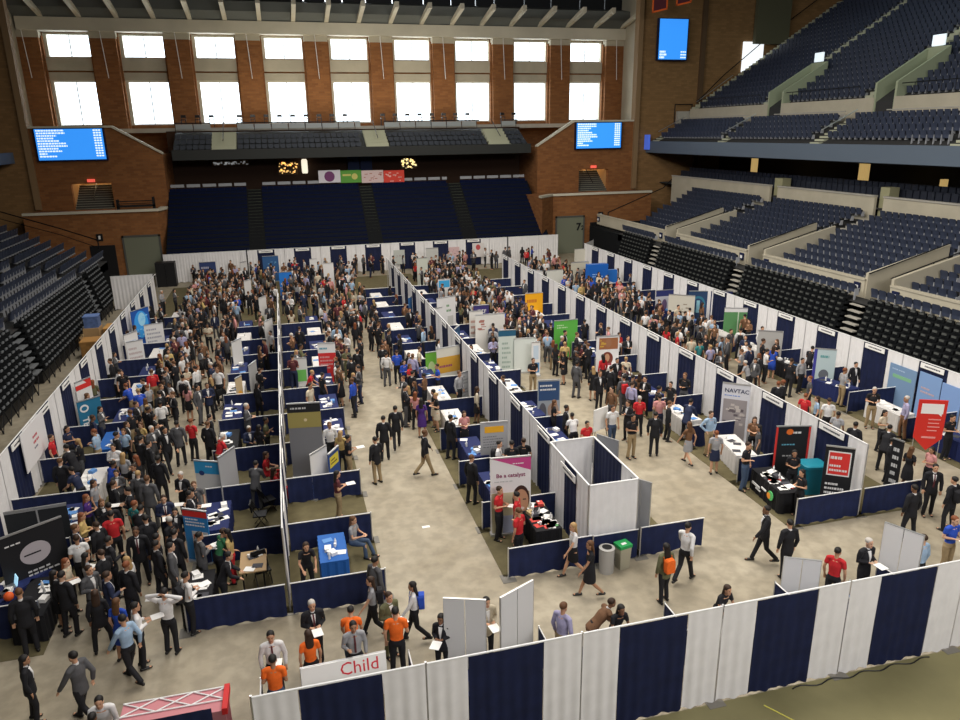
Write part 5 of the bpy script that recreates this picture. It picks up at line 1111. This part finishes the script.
def cm(c, pre='fabric'): 
    return mat('%s_%s' % (pre, '%.3f_%.3f_%.3f' % c), c, .8, noise=.12, nscale=12)
PEOPLE = []   # dict(x,y,h,top,ty,bot,pose,face,hair,hl,label,extra,sit)
def parts_of(pp):
    L = []; fem = pp['fem']; po = pp['pose']; ty = pp['ty']
    sk = mat('skin_%d' % pp['skin'], SKN[pp['skin']], .55)
    ct = cm(C[pp['top']]); cb = cm(C[pp['bot']]); hm = mat('hair_'+pp['hair'], HC_[pp['hair']], .6)
    L.append(({'jacket': 'jacket', 'shirt': 'shirt', 'tee': 'shirt', 'dress': 'dress'}[ty], cloth_mesh(ty, po, fem), ct))
    if ty == 'jacket': L.append(('shirt_collar', cloth_mesh('collar', po, fem), cm(C['w'])))
    if ty in ('jacket', 'shirt') and pp.get('tie'): L.append(('tie', cloth_mesh('tie', po, fem), cm(C['e'])))
    if ty != 'dress':
        if pp['bot'] == 's' or pp.get('skirt'): L.append(('skirt', cloth_mesh('skirt', po, fem), cb))
        else: L.append(('trousers', cloth_mesh('trousers', po, fem), cb))
    if pp['hl'] == 's': L.append(('hair', cloth_mesh('hair_short', po, fem), hm))
    elif pp['hl'] == 'l': L.append(('hair', cloth_mesh('hair_long', po, fem), hm))
    if 'bp' in pp: L.append(('backpack', cloth_mesh('backpack', po, fem), cm(C[pp['bp']])))
    return L, sk
M_SHOE = mat('black_leather_shoe', (.012, .011, .01), .35)
def build_person(pp):
    L, sk = parts_of(pp); po, fem = pp['pose'], pp['fem']; s = skeleton(po, fem); sc = pp['h']/1.755 if po != 'sit' else .98
    o = put('person', body_mesh(po, fem), None, (pp['x'], pp['y'], pp.get('z', 0.)), -R(pp['face']), sk); o.scale = (sc, sc, sc)
    tag(o, pp['label'], 'person', pp.get('group'))
    for nm, me, m in L: put(nm, me, o, m=m)
    for sd in 'LR':
        a = s['an'+sd]; put('shoe', cloth_mesh('shoe', 'any', False), o, (a.x, a.y-.01, max(0, a.z-.09)), m=M_SHOE if not pp.get('ws') else cm(C['w']))
    return o
FAR = {}
def far_geo(pp):
    L, sk = parts_of(pp); out = []
    k = (pp['pose'], pp['fem'])
    for nm, me, m in [('b', body_mesh(*k), sk)]+[l for l in L if l[0] != 'tie']:
        kk = (me.name, 'lo')
        if kk not in FAR:
            o = bpy.data.objects.new('tmp', me.copy()); md = o.modifiers.new('d', 'DECIMATE'); md.ratio = min(1, 420/len(me.polygons) if nm == 'b' else 110/len(me.polygons))
            r = evaluated_mesh(o); bpy.data.objects.remove(o)
            FAR[kk] = ([tuple(v.co) for v in r.vertices], [tuple(p.vertices) for p in r.polygons])
        out.append((nm, FAR[kk], m))
    return out
def ground_from_head(u, v, h): p = at_z(u, v, h); return p.x, p.y
# ---- hand placed people: u v head-top px | top code+type | bottom | pose | face | hair colour+length | height | note
TY = {'J': 'jacket', 'S': 'shirt', 'T': 'tee', 'D': 'dress'}
PO = {'r': 'relax', 'h': 'hold', 'o': 'onehand', 'w': 'walk', 'H': 'hip', 'b': 'behind', 'c': 'cross', 'l': 'lean', 'B': 'bend', 's': 'sit', 'a': 'apart'}
RAW = '''
22 655|kJ|k|r|80|kl|165|with long black hair walking at bottom left near the pink frame
73 651|gJ|k|w|-60|ks|178|in dark suit walking left across the open floor at bottom left
100 690|wS|k|l|175|ks|172|in white shirt bending by the pink pop-up frame
91 713|kT|k|r|10|ks|160|with only dark hair showing beside pink pop-up frame
201 699|xT|k|r|150|al|150|with reddish brown hair half hidden behind the pink pop-up frame
123 613|bS|k|w|-50|ks|177|in light blue shirt stooping, bottom left
132 603|wS|k|h|70|ks|176|in white shirt holding a white sheet near the light blue shirt
115 598|BD|k|r|20|bl|166|in blue dress among suits at bottom left
163 588|wS|k|b|20|ks|178|in white shirt with both hands behind head
94 590|kJ|k|a|-10|dl|168|in black trouser suit seen from behind, feet apart, lower left
60 571|kJ|k|r|30|ks|182|in broad black suit turned away near the cream top
39 572|kJ|s|h|60|kl|167|in black jacket and skirt holding papers at lower left
18 588|kJ|k|r|-20|bs|180|in black suit at the table with the laptop
67 557|cT|k|o|100|al|166|with reddish hair and cream top, lower left
83 553|lT|s|h|60|kl|168|in pale grey top and long black hair, lower left
99 549|kJ|k|h|-60|ds|178|in black suit facing the pale grey top
105 571|nJ|k|o|60|ds|180|in navy suit with bowed head, lower left crowd
125 561|kJ|k|r|30|as|176|with ginger hair and black suit in lower left crowd
67 526|nJ|k|h|70|bs|178|in navy suit and open collar before the oval backdrop
80 512|yS|k|h|90|al|168|with ginger hair and tan blouse by the oval backdrop
96 521|kJ|k|o|-60|ds|178|in black suit facing the tan blouse
108 502|kJ|k|r|-30|ks|178|in black suit turned to the left booths, lower left
112 480|kJ|k|r|60|ds|178|in black suit behind the tan blouse group
135 526|kJ|k|r|175|ds|182|in black suit with white badge facing the camera, left aisle|tie
156 535|kJ|k|r|60|ks|174|in black suit right of the badge wearer
133 500|tT|k|r|40|as|176|in pale teal shirt in the left aisle
136 510|kJ|k|l|20|ks|176|in black suit leaning beside the teal shirt
128 486|kJ|k|h|-90|ks|178|in black suit left of the tall grey suit
146 475|gJ|g|r|10|bs|184|tall, in grey suit seen from behind, left aisle
163 494|nJ|k|h|170|ds|180|in navy suit facing camera holding a folder before the red topped banner|tie
82 494|pT|k|h|90|al|164|in dark purple top beside white draped table
84 480|lT|j|r|100|dl|165|in pale grey top near the white draped table, left booths
188 490|kJ|k|h|90|ks|178|in black suit taking a folder beside the red topped banner
211 484|kT|k|h|-80|ks|176|in black shirt handing a paper beside the blue leaflet table
213 478|gT|g|r|170|bs|172|in grey top half hidden behind the blue leaflet table talkers
168 542|gJ|g|r|80|ks|180|in charcoal suit facing right, lower left
196 541|gJ|g|h|60|ks|178|in charcoal suit reading by the black table
172 529|kJ|k|r|30|ks|178|with black backpack by the red topped banner|bp=k
185 566|wS|k|h|60|ks|174|in white shirt with black suspenders straps near the low navy rail|bp=k
155 538|kJ|k|r|60|ks|178|in black suit deep in lower left crowd
205 556|kJ|k|l|90|ks|170|in black suit leaning over the black table
215 532|GT|k|l|60|ds|170|in dark green top at the black table
243 526|yT|r|h|-80|kl|168|in tan top and bright red trousers in near booth
304 540|kT|k|l|170|dl|166|in black tee stooping in near booth right of first divider
270 630|wS|k|r|178|ks|178|in white shirt and tie facing the leftmost orange shirt|tie
272 655|oT|j|h|5|ks|176|in orange shirt facing away, leftmost orange one
311 599|kJ|k|h|170|gs|180|grey haired in black suit with tie at bottom centre left|tie
308 630|oT|k|r|-10|dl|168|in orange shirt with long brown hair
351 615|lS|k|o|175|ks|176|in pale shirt and tie facing a bending orange shirt|tie
352 634|oT|j|B|8|ks|168|in orange shirt bending down at the lettered banner
388 591|uJ|u|h|150|ds|178|in grey green suit facing tallest orange shirt
395 607|oT|k|o|8|ks|182|tall, in orange shirt and black trousers seen from behind
413 581|wS|k|w|-80|kl|166|in white top with royal blue backpack striding left|bp=B
371 576|lT|k|w|-85|dl|168|in pale top and dark vest striding left near low navy rail|bp=k
374 556|gJ|g|r|60|ks|178|in grey suit behind the low navy rail end
441 613|kJ|k|h|-150|kl|164|in black jacket half hidden by the pale grey board
486 596|cJ|k|h|170|ks|174|in cream jacket between the pale grey boards
563 602|vS|h|r|60|bs|178|in lilac blue shirt behind the front drapes
616 604|kT|k|l|175|kl|158|in black, head bowed, behind the front drapes
594 617|xJ|k|B|90|ds|150|in brown jacket doubled over behind front drapes
723 587|kT|k|l|170|dl|158|dark haired, just visible above front drapes
574 522|wT|s|w|-90|yl|168|with blond hair, white top and black skirt walking by the bins
591 540|kD|k|w|-80|bl|168|in short black dress and heels walking by the bins
497 481|rT|k|h|130|ds|180|in red polo facing the camera by smiling face banner
517 491|rT|k|r|-60|ks|176|in red polo nearest the smiling face banner
519 507|rT|k|o|-40|bs|178|in red polo seen from behind by the heaped table
502 440|wT|k|h|120|ks|172|with black hair and white top behind the magenta topped banner|bp=k
512 439|kT|k|r|10|ks|176|in black tee behind the magenta topped banner, left of pair
520 438|kT|k|r|10|ds|176|in black tee behind the magenta topped banner, right of pair
667 543|uJ|k|r|-5|kl|172|in olive top with orange red bag, seen from behind|bp=o
688 522|wS|k|w|60|ks|180|in loose white shirt walking by low navy rail right
768 505|kJ|k|w|-70|ks|180|in black walking left across the open floor, right
791 519|kJ|k|r|5|ks|178|in black seen from behind above the front boards
838 547|rT|k|r|60|ks|176|in red hooded top behind front drapes
869 537|kJ|k|h|175|gs|182|white haired in black suit behind front drapes at right
925 534|bS|k|r|-10|ds|178|in blue shirt behind the bright white board
955 515|BT|h|h|178|as|180|in royal blue polo and khaki trousers at right edge
916 484|kJ|k|a|0|ks|180|in black suit seen from behind, feet apart, at right
936 463|kJ|k|r|-150|ks|180|in black suit with badge facing the camera at right|tie
956 476|kJ|k|a|-10|ks|178|with black backpack at right edge|bp=k
933 446|mT|k|h|-90|kl|164|in pink top near the red shield sign
912 446|kD|k|h|80|bl|166|in black dress receiving a paper at right
957 413|kT|k|h|175|ks|178|in black shirt with badge at right edge by the maps
656 411|kJ|k|r|30|ks|178|in black suit standing alone near the crowd, middle right aisle
659 385|kT|h|r|100|ks|178|in black polo and khaki trousers by the white table
675 383|kT|k|r|-120|ks|172|in black behind the white table of third divider
687 400|nJ|k|l|60|ks|178|in navy bent over the blue leaflet table
690 421|xT|l|w|-10|bl|168|in dark brown top and grey skirt walking away, middle right
711 410|bS|h|H|175|ds|180|in blue shirt and khaki trousers, hands on hips, facing camera
717 430|lT|s|r|20|as|165|in grey top and navy skirt talking to the blue shirt
755 416|xT|k|h|-150|dl|168|in brown top behind white skirted table
760 424|gT|g|r|-60|kl|166|in grey top right of brown top behind white skirted table
748 441|kT|j|o|150|ds|180|in black tee and jeans leaning at the logo table
795 449|kT|k|h|-150|kl|166|in black top behind the logo table, far one
800 466|kT|k|h|-90|kl|166|in black top behind the logo table, near one
845 367|lS|h|h|100|as|178|in grey shirt and khaki trousers at a right wall table
875 386|kT|h|h|-150|gs|180|grey haired in black top talking at right wall
908 395|vS|x|r|-60|gs|182|in lilac shirt and brown trousers by the map posters
885 409|cT|k|h|170|kl|168|in cream blouse facing the camera, right aisle
888 427|kJ|k|l|60|ks|176|in black suit behind the third divider near end
893 437|kJ|k|h|120|ks|172|in black suit reading at the third divider near end
856 421|kJ|k|r|60|ks|176|in black suit just over the third divider drapes
836 411|lT|k|r|60|ks|170|in pale top just over the third divider drapes
829 397|wT|k|r|30|ds|172|in white top over the third divider drapes
808 393|rT|k|r|60|as|170|in red top over the third divider drapes
817 395|bT|k|r|-60|dl|168|in light blue top beside red top over third divider
811 375|gT|k|r|-60|as|172|in grey top by white picture banner at right wall
774 345|BD|k|h|60|dl|168|in royal blue dress at the black table
784 341|kD|k|h|-90|bl|170|in long black dress at the black table
801 348|kT|k|l|60|ks|172|in black leaning over a black table right wall
774 381|kJ|k|r|30|as|174|in black over third divider, left of pair
784 379|kJ|k|r|-40|as|176|ginger haired in black over third divider, right of pair
750 362|lT|k|l|-30|gs|165|in grey crouching over near third divider
741 327|wS|k|r|30|ks|178|in white shirt with black backpack, right aisle|bp=k
756 326|wS|k|r|178|ds|176|in white shirt behind a right wall table
731 328|gT|h|r|170|ds|176|in grey top with badge in right aisle
722 336|bD|s|r|150|ds|165|in blue grey dress in right aisle
717 314|wS|h|r|0|bs|178|in white shirt and khaki trousers seen from behind, right aisle
690 307|wS|h|r|30|ks|176|in white shirt and khaki trousers, right aisle, left of big black group
702 312|kJ|k|r|30|ks|182|in broad black jacket, right aisle
711 344|vT|k|r|0|ys|168|in lilac top over third divider drapes
700 340|tT|k|r|0|ks|168|in teal top over third divider drapes
692 336|cT|k|r|30|ds|168|in cream top over third divider drapes
667 326|rT|k|r|60|bl|168|in red top over third divider, left of pair
678 331|rT|k|r|-60|ys|170|in red top over third divider, right of pair
646 311|wT|k|r|30|ks|168|in white top over third divider drapes, leftmost
654 314|mT|k|r|30|ds|172|in pale pink shirt over third divider drapes
634 281|bS|k|h|100|ds|172|in light blue shirt by a right wall table far
613 404|wT|j|r|178|ds|180|in white polo and jeans beside the easel
633 413|kT|h|h|170|ks|180|in black polo with crossed papers right of the easel
587 420|rT|k|h|170|ks|172|in red top between navy rail and white enclosure
566 404|kJ|k|r|120|ks|174|in black suit by navy and photo banner
554 399|kT|k|h|100|bl|168|in black top close to navy and photo banner
566 416|wT|k|l|0|ks|168|in white shirt leaning behind middle divider
577 360|gJ|g|r|60|ks|180|in grey suit walking in the middle right aisle
533 357|kT|h|h|175|ds|176|in black polo facing camera in middle right booths
493 336|vS|k|h|178|ks|178|in pale lilac shirt facing camera behind middle divider
565 341|yT|k|r|10|ys|170|in tan top and black trousers seen from behind, middle right aisle
556 343|kT|k|h|60|dl|168|in black beside the tan top
585 338|kJ|k|h|120|ks|178|in black suit with white folder, middle right aisle
611 365|kJ|k|r|60|ks|180|in black suit near the face banner
625 374|gJ|g|r|5|ks|180|in grey suit with red backpack, middle right aisle|bp=r
623 354|cT|k|r|30|ys|168|in cream top right of face banner
632 374|kT|k|h|60|ks|174|in black by the crowd at third divider
645 372|xT|k|r|30|dl|168|in brown in the crowd at third divider
352 377|BS|k|r|-60|bs|180|in blue shirt and black trousers walking in centre aisle
383 415|kJ|k|r|10|ks|180|in black suit walking away, left of pair
395 405|kJ|k|w|8|ks|180|in black suit walking away, right of pair
375 436|kJ|h|o|-30|ks|178|in black jacket and khaki trousers in centre aisle facing left
424 429|kJ|h|w|80|bs|180|in black jacket and khaki trousers walking right
450 414|kJ|k|r|60|ks|180|in black suit left of the woman in floral top
464 410|mT|s|h|178|dl|166|in floral pink top and black skirt
471 454|kJ|k|r|60|bs|178|in black suit turning right beside navy rail
336 470|eT|h|h|80|kl|170|in maroon tee and khaki trousers near centre aisle booth
344 516|lT|j|s|120|bl|170|seated in grey top and jeans with papers
347 434|kT|h|h|80|ks|176|in black polo and khaki at aisle edge, right of first divider
340 430|yT|k|r|30|yl|166|in tan top behind the black polo
329 421|wS|k|r|170|bs|176|in white shirt facing camera, right of first divider
415 391|mT|k|r|30|al|165|in sleeveless pink at the centre right booths
421 398|pD|k|r|20|kl|166|in purple dress seen from behind
437 388|kT|c|h|-60|kl|168|in black top and cream skirt by navy table
445 391|kT|c|h|-90|ys|170|fair haired in black top and cream skirt
439 365|BT|k|h|-90|ds|174|in royal blue shirt behind a table
412 370|kJ|k|r|60|ks|178|in black suit at the dense centre booth
428 372|xT|k|h|-60|ks|172|in brown top at the dense centre booth
423 352|vS|k|r|30|bs|176|in lilac shirt seen from behind, centre right
419 346|cT|k|r|100|ds|172|in cream top behind the lilac shirt
388 329|kJ|k|r|90|ks|180|in black suit beside first dense centre booth
402 333|kJ|k|h|-60|dl|172|in black reading at centre booth
423 326|bS|k|r|-60|ks|176|in light blue shirt in centre booth
431 325|kT|h|r|-30|bl|170|in black top and khaki trousers beside tall white column
360 337|kJ|k|h|-60|ks|178|in black suit with folder in centre aisle
357 348|kJ|k|r|30|ks|180|in black suit seen from behind in centre aisle
370 321|kJ|k|h|60|ds|174|in dark top with red bag in centre aisle
336 324|bS|k|r|10|ks|178|in pale blue shirt and black trousers seen from behind
344 322|kJ|k|r|60|ks|180|in black suit right of the pale blue shirt
346 347|uT|u|h|170|ds|172|in olive top writing, centre aisle left
334 360|wS|h|o|120|ks|176|in white shirt at the red banner
340 371|kD|k|r|-60|bl|166|in black dress by the red banner
307 371|rT|k|l|100|ys|165|in red leaning before the red banner
322 374|kT|k|r|60|ks|172|in black before the red banner
264 451|rT|r|s|100|dl|168|seated in red in left booths of first divider, far one
272 468|rT|r|s|60|dl|166|seated in red in left booths of first divider, near one
253 465|gJ|g|l|20|ks|165|in grey leaning beside seated red pair
248 424|nJ|k|s|160|gs|172|seated in navy in a booth left of first divider
176 420|gJ|k|r|5|ks|180|in dark grey suit seen from behind in left aisle clearing
190 418|rT|k|h|30|as|172|in red top and black trousers in left aisle clearing
164 426|kJ|k|w|150|ks|178|in black suit with white shirt striding in left aisle
186 384|mT|s|h|30|kl|166|in pink top and black skirt, left aisle
197 384|gJ|g|r|120|ks|180|in dark grey suit, left aisle upper part
206 382|nJ|k|h|170|ds|178|in navy suit facing camera, left aisle upper part
182 374|wS|k|r|10|ks|178|in white shirt with black backpack, left aisle|bp=k
195 365|wS|k|r|-60|ks|176|in white shirt near the aisle clearing
164 370|gJ|h|r|60|ks|176|in grey top and khaki, left aisle
66 425|nT|k|h|120|kl|168|in navy tee behind white table, left wall
93 414|nT|k|r|60|ds|176|in navy shirt beside the lettered blue banner
94 428|bS|h|h|-80|as|178|in light blue shirt beside the lettered blue banner
85 444|kJ|k|l|-60|ks|182|in broad black suit bent over white table
115 431|kJ|k|r|60|ks|182|in broad black suit in the left crowd
122 452|lT|k|r|10|yl|168|blond in pale grey seen from behind
107 464|BT|k|l|40|ks|172|in royal blue shirt stooping in left crowd
137 470|gJ|g|r|10|ys|178|fair haired in grey suit, left crowd
77 468|nT|k|l|-60|ks|174|in navy leaning at white table
48 434|rT|k|r|90|ds|170|in red and dark top behind the white table, left wall
130 384|BT|h|l|-60|as|176|in royal blue polo seen from behind, left of pair
140 390|BT|h|l|-30|ys|176|in royal blue polo seen from behind, right of pair
147 384|lT|k|r|-60|as|170|in pale shirt beyond the royal blue pair
130 409|kT|h|h|-60|bs|178|in black polo and khaki by the left booths
147 406|kJ|k|r|60|ks|180|in black suit right of the black polo
159 390|kJ|k|o|-40|ks|180|in black suit handing something, left aisle
127 369|kT|k|r|170|ds|172|in black facing the camera by a left wall table
114 370|wT|k|l|60|ks|168|in white top leaning at a left wall table
157 455|kJ|k|r|20|ks|180|in black suit in the thick of the left crowd
147 440|kJ|k|r|60|ks|180|in black suit, left crowd, beyond the thickest part
212 420|kJ|k|r|30|bs|178|in black suit at the booth with yellow signs
216 436|rT|x|l|60|gs|172|white haired in red top at left booths of first divider
222 412|kJ|k|r|60|ks|176|in black at the booth with yellow signs, far one
'''
rnd = random.Random(5)
for ln in RAW.strip().split('\n'):
    f = ln.split('|'); u, v = map(float, f[0].split()); h = float(f[6])/100; note = f[7]; ex = f[8] if len(f) > 8 else ''
    po = PO[f[3]]; hs = h*({'B': .72, 'l': .95, 's': .77}.get(f[3], 1.))
    x, y = ground_from_head(u, v+1, hs)
    fem = f[5][1] == 'l'
    pp = dict(x=x, y=y, h=h if po not in ('bend', 'lean') else max(h, 1.68), top=f[1][0], ty=TY[f[1][1]], bot=f[2], pose=po, face=float(f[4]), hair=f[5][0], hl=f[5][1], fem=fem, skin=rnd.choice([0, 0, 1, 4, 2, 0, 1, 3]), label=None, hand=True)
    if pp['top'] == 'l' and f[2] == 'l': pp['skirt'] = True
    if f[2] in ('l', 'c'): pp['skirt'] = True
    if f[7].startswith('in grey top and navy skirt'): pp['bot'] = 'n'; pp['skirt'] = True
    if ex.startswith('bp='): pp['bp'] = ex[3:]
    if 'tie' in ex: pp['tie'] = True
    who = 'woman' if fem else 'man'; pp['label'] = who+' '+note
    PEOPLE.append(pp)
def blocked(x, y, r=.28):
    for (tx, ty, rz, w, d) in TABLES:
        dx, dy = x-tx, y-ty; c, s = cos(-rz), sin(-rz); lx, ly = dx*c-dy*s, dx*s+dy*c
        if abs(lx) < w/2+r and abs(ly) < d/2+r: return (tx, ty, rz, w, d)
    for X in (-9.2, -.7, 7.8, 17.0, 25.5):
        if abs(x-X) < .3 and y > 17: return True
    
    return None
def free(x, y, dmin):
    return all((p['x']-x)**2+(p['y']-y)**2 > dmin*dmin for p in PEOPLE)
# keep hand placed people from standing inside one another
for _ in range(6):
    for i, a in enumerate(PEOPLE):
        for b in PEOPLE[i+1:]:
            dx, dy = b['x']-a['x'], b['y']-a['y']; d = hypot(dx, dy)
            if d < .46:
                k = (.46-d)/2/max(d, .01); a['x'] -= dx*k; a['y'] -= dy*k; b['x'] += dx*k; b['y'] += dy*k
# nudge hand placed people out of tables
for p in PEOPLE:
    b = blocked(p['x'], p['y'], .2)
    if b and b is not True:
        tx, ty, rz, w, d = b; c, s = cos(-rz), sin(-rz); dx, dy = p['x']-tx, p['y']-ty; lx, ly = dx*c-dy*s, dx*s+dy*c
        if (w/2+.22-abs(lx)) < (d/2+.22-abs(ly)): lx = (w/2+.22)*(1 if lx > 0 else -1)
        else: ly = (d/2+.24)*(1 if ly > 0 else -1)
        c, s = cos(rz), sin(rz); p['x'], p['y'] = tx+lx*c-ly*s, ty+lx*s+ly*c
# crowd zones: (x0, x1, y0, y1, count, name)
ZON = [(-6.5, -3.5, 17.5, 23, 22, 'left aisle'), (-6.6, -5.0, 23, 33, 26, 'left aisle'), (-6.6, -3.3, 33, 44, 60, 'left aisle'), (-6.8, -3.2, 44, 63, 130, 'left aisle'), (-8.8, -7.6, 24, 55, 16, 'left wall booths'), (-2.2, -1.0, 26, 50, 12, 'booths left of first divider'),
       (-.2, 1.0, 30, 50, 9, 'booths right of first divider'), (1.7, 2.9, 30, 42, 18, 'left side of centre aisle'), (4.2, 5.5, 27, 42, 16, 'right side of centre aisle'), (1.5, 5.4, 41, 63, 80, 'centre aisle'), (6.8, 7.4, 28, 56, 10, 'booths left of middle divider'),
       (8.3, 8.8, 28, 56, 8, 'booths right of middle divider'), (10.2, 14.4, 34, 62, 185, 'middle right aisle'), (12.5, 14.6, 24, 34, 18, 'middle right aisle'), (15.9, 16.6, 24, 55, 8, 'booths left of third divider'), (17.4, 18.2, 24, 55, 8, 'booths right of third divider'),
       (19.9, 22.9, 27, 34, 16, 'right aisle'), (19.6, 22.9, 34, 60, 115, 'right aisle'), (24.5, 25.1, 26, 56, 8, 'right wall booths'), (-8, 24, 62.5, 65.5, 56, 'far cross aisle'), (-2.8, 1.4, 48.8, 62, 60, 'far open area')]
TOPS = 'kkkkkkkkkkkkkkkkkkkkkkkkkknnnggggggwwwwwbbllcrvmyeeBuxxx'; BOTS = 'kkkkkkkkkknnggh'
for (x0, x1, y0, y1, n, zn) in ZON:
    for _ in range(n):
        for t_ in range(30):
            x, y = rnd.uniform(x0, x1), rnd.uniform(y0, y1)
            if free(x, y, .52) and not blocked(x, y) and not (zn == 'left aisle' and abs(x+4.55) < .72 and y < 50 and rnd.random() < .93): break
        else: continue
        if not in_view(x, y, 1.2): continue
        fem = rnd.random() < .42; tp = rnd.choice(TOPS); ty = 'jacket' if tp in 'kng' and rnd.random() < .8 else rnd.choice(['shirt', 'tee'])
        bt = rnd.choice(BOTS); 
        if fem and rnd.random() < .25: bt = 's'
        cx = (x0+x1)/2; face = (rnd.choice([90, -90]) if rnd.random() < .6 else rnd.choice([0, 180]))+rnd.uniform(-40, 40)
        PEOPLE.append(dict(x=x, y=y, h=rnd.uniform(1.58, 1.7) if fem else rnd.uniform(1.7, 1.86), top=tp, ty=ty, bot=bt, pose=rnd.choice(['relax', 'hold', 'hold', 'onehand', 'relax', 'cross']), face=face, hair=rnd.choice('kkkddbbya' if fem else 'kkkkddbbg'), hl='l' if fem else 's', fem=fem, skin=rnd.choice([0, 0, 1, 4, 2, 0, 1, 3]), zone=zn))
PEOPLE.sort(key=lambda p: (p['x']**2+p['y']**2))
def desc(p):
    g = {'jacket': 'jacket', 'shirt': 'shirt', 'tee': 'top', 'dress': 'dress'}[p['ty']]
    return '%s in %s %s' % ('woman' if p['fem'] else 'man', CN[p['top']], g)
_cn = {}
_n = 0; far = []
for p in PEOPLE:
    if not in_view(p['x'], p['y'], 1.5, 0): continue
    _n += 1
    if _n > 300: far.append(p); continue
    if not p.get('label'):
        key = (desc(p), p['zone']); _cn[key] = _cn.get(key, -1)+1
        p['label'] = '%s, %s, %s such from camera' % (desc(p), p['zone'], ordn(_cn[key]))
        p['group'] = 'people in the '+p['zone']
    build_person(p)
mb = MB(); mats = []; 
for p in far:
    c, s = cos(-R(p['face'])), sin(-R(p['face'])); sc = p['h']/1.755
    for nm, (vs, fs), m in far_geo(p):
        if m not in mats: mats.append(m)
        mb.add([(p['x']+sc*(v[0]*c-v[1]*s), p['y']+sc*(v[0]*s+v[1]*c), sc*v[2]) for v in vs], fs, mats.index(m))
if far:
    o = obj('distant_crowd', mb, mats, smooth=True); tag(o, 'dense distant crowd of people in dark and pale clothes at far end', 'crowd', kind='stuff')
# held folders and bags
k = 0
for p in [q for q in PEOPLE if q.get('hand') and q['pose'] == 'hold' and q['y'] < 30][:26]:
    a = R(-p['face']); sc = p['h']/1.755; lx, ly = 0., .34*sc; s = skeleton('hold', p['fem']); z = s['wrR'].z*sc+.045
    o = obj('held_paper', MB().box(-.11, -.03, 0, .11, .25, .012), M_PAPER); o.location = (p['x']+lx*cos(a)-ly*sin(a), p['y']+lx*sin(a)+ly*cos(a), z-.03); o.rotation_euler = (0, 0, a)
    lab = re.sub(r' (in|with|walking|facing|taking|reading|seen|standing|close|by|right|at|between|beside|behind|half|near).*', '', p['label'])
    k += 1; tag(o, ('white paper held by '+' '.join(p['label'].split()[:11])), 'paper')
bpy.data.scenes.remove(TS)
for o in bpy.data.objects:
    if 'label' in o and len(o['label'].split()) > 16: print('LONG', len(o['label'].split()), o.name, o['label'])
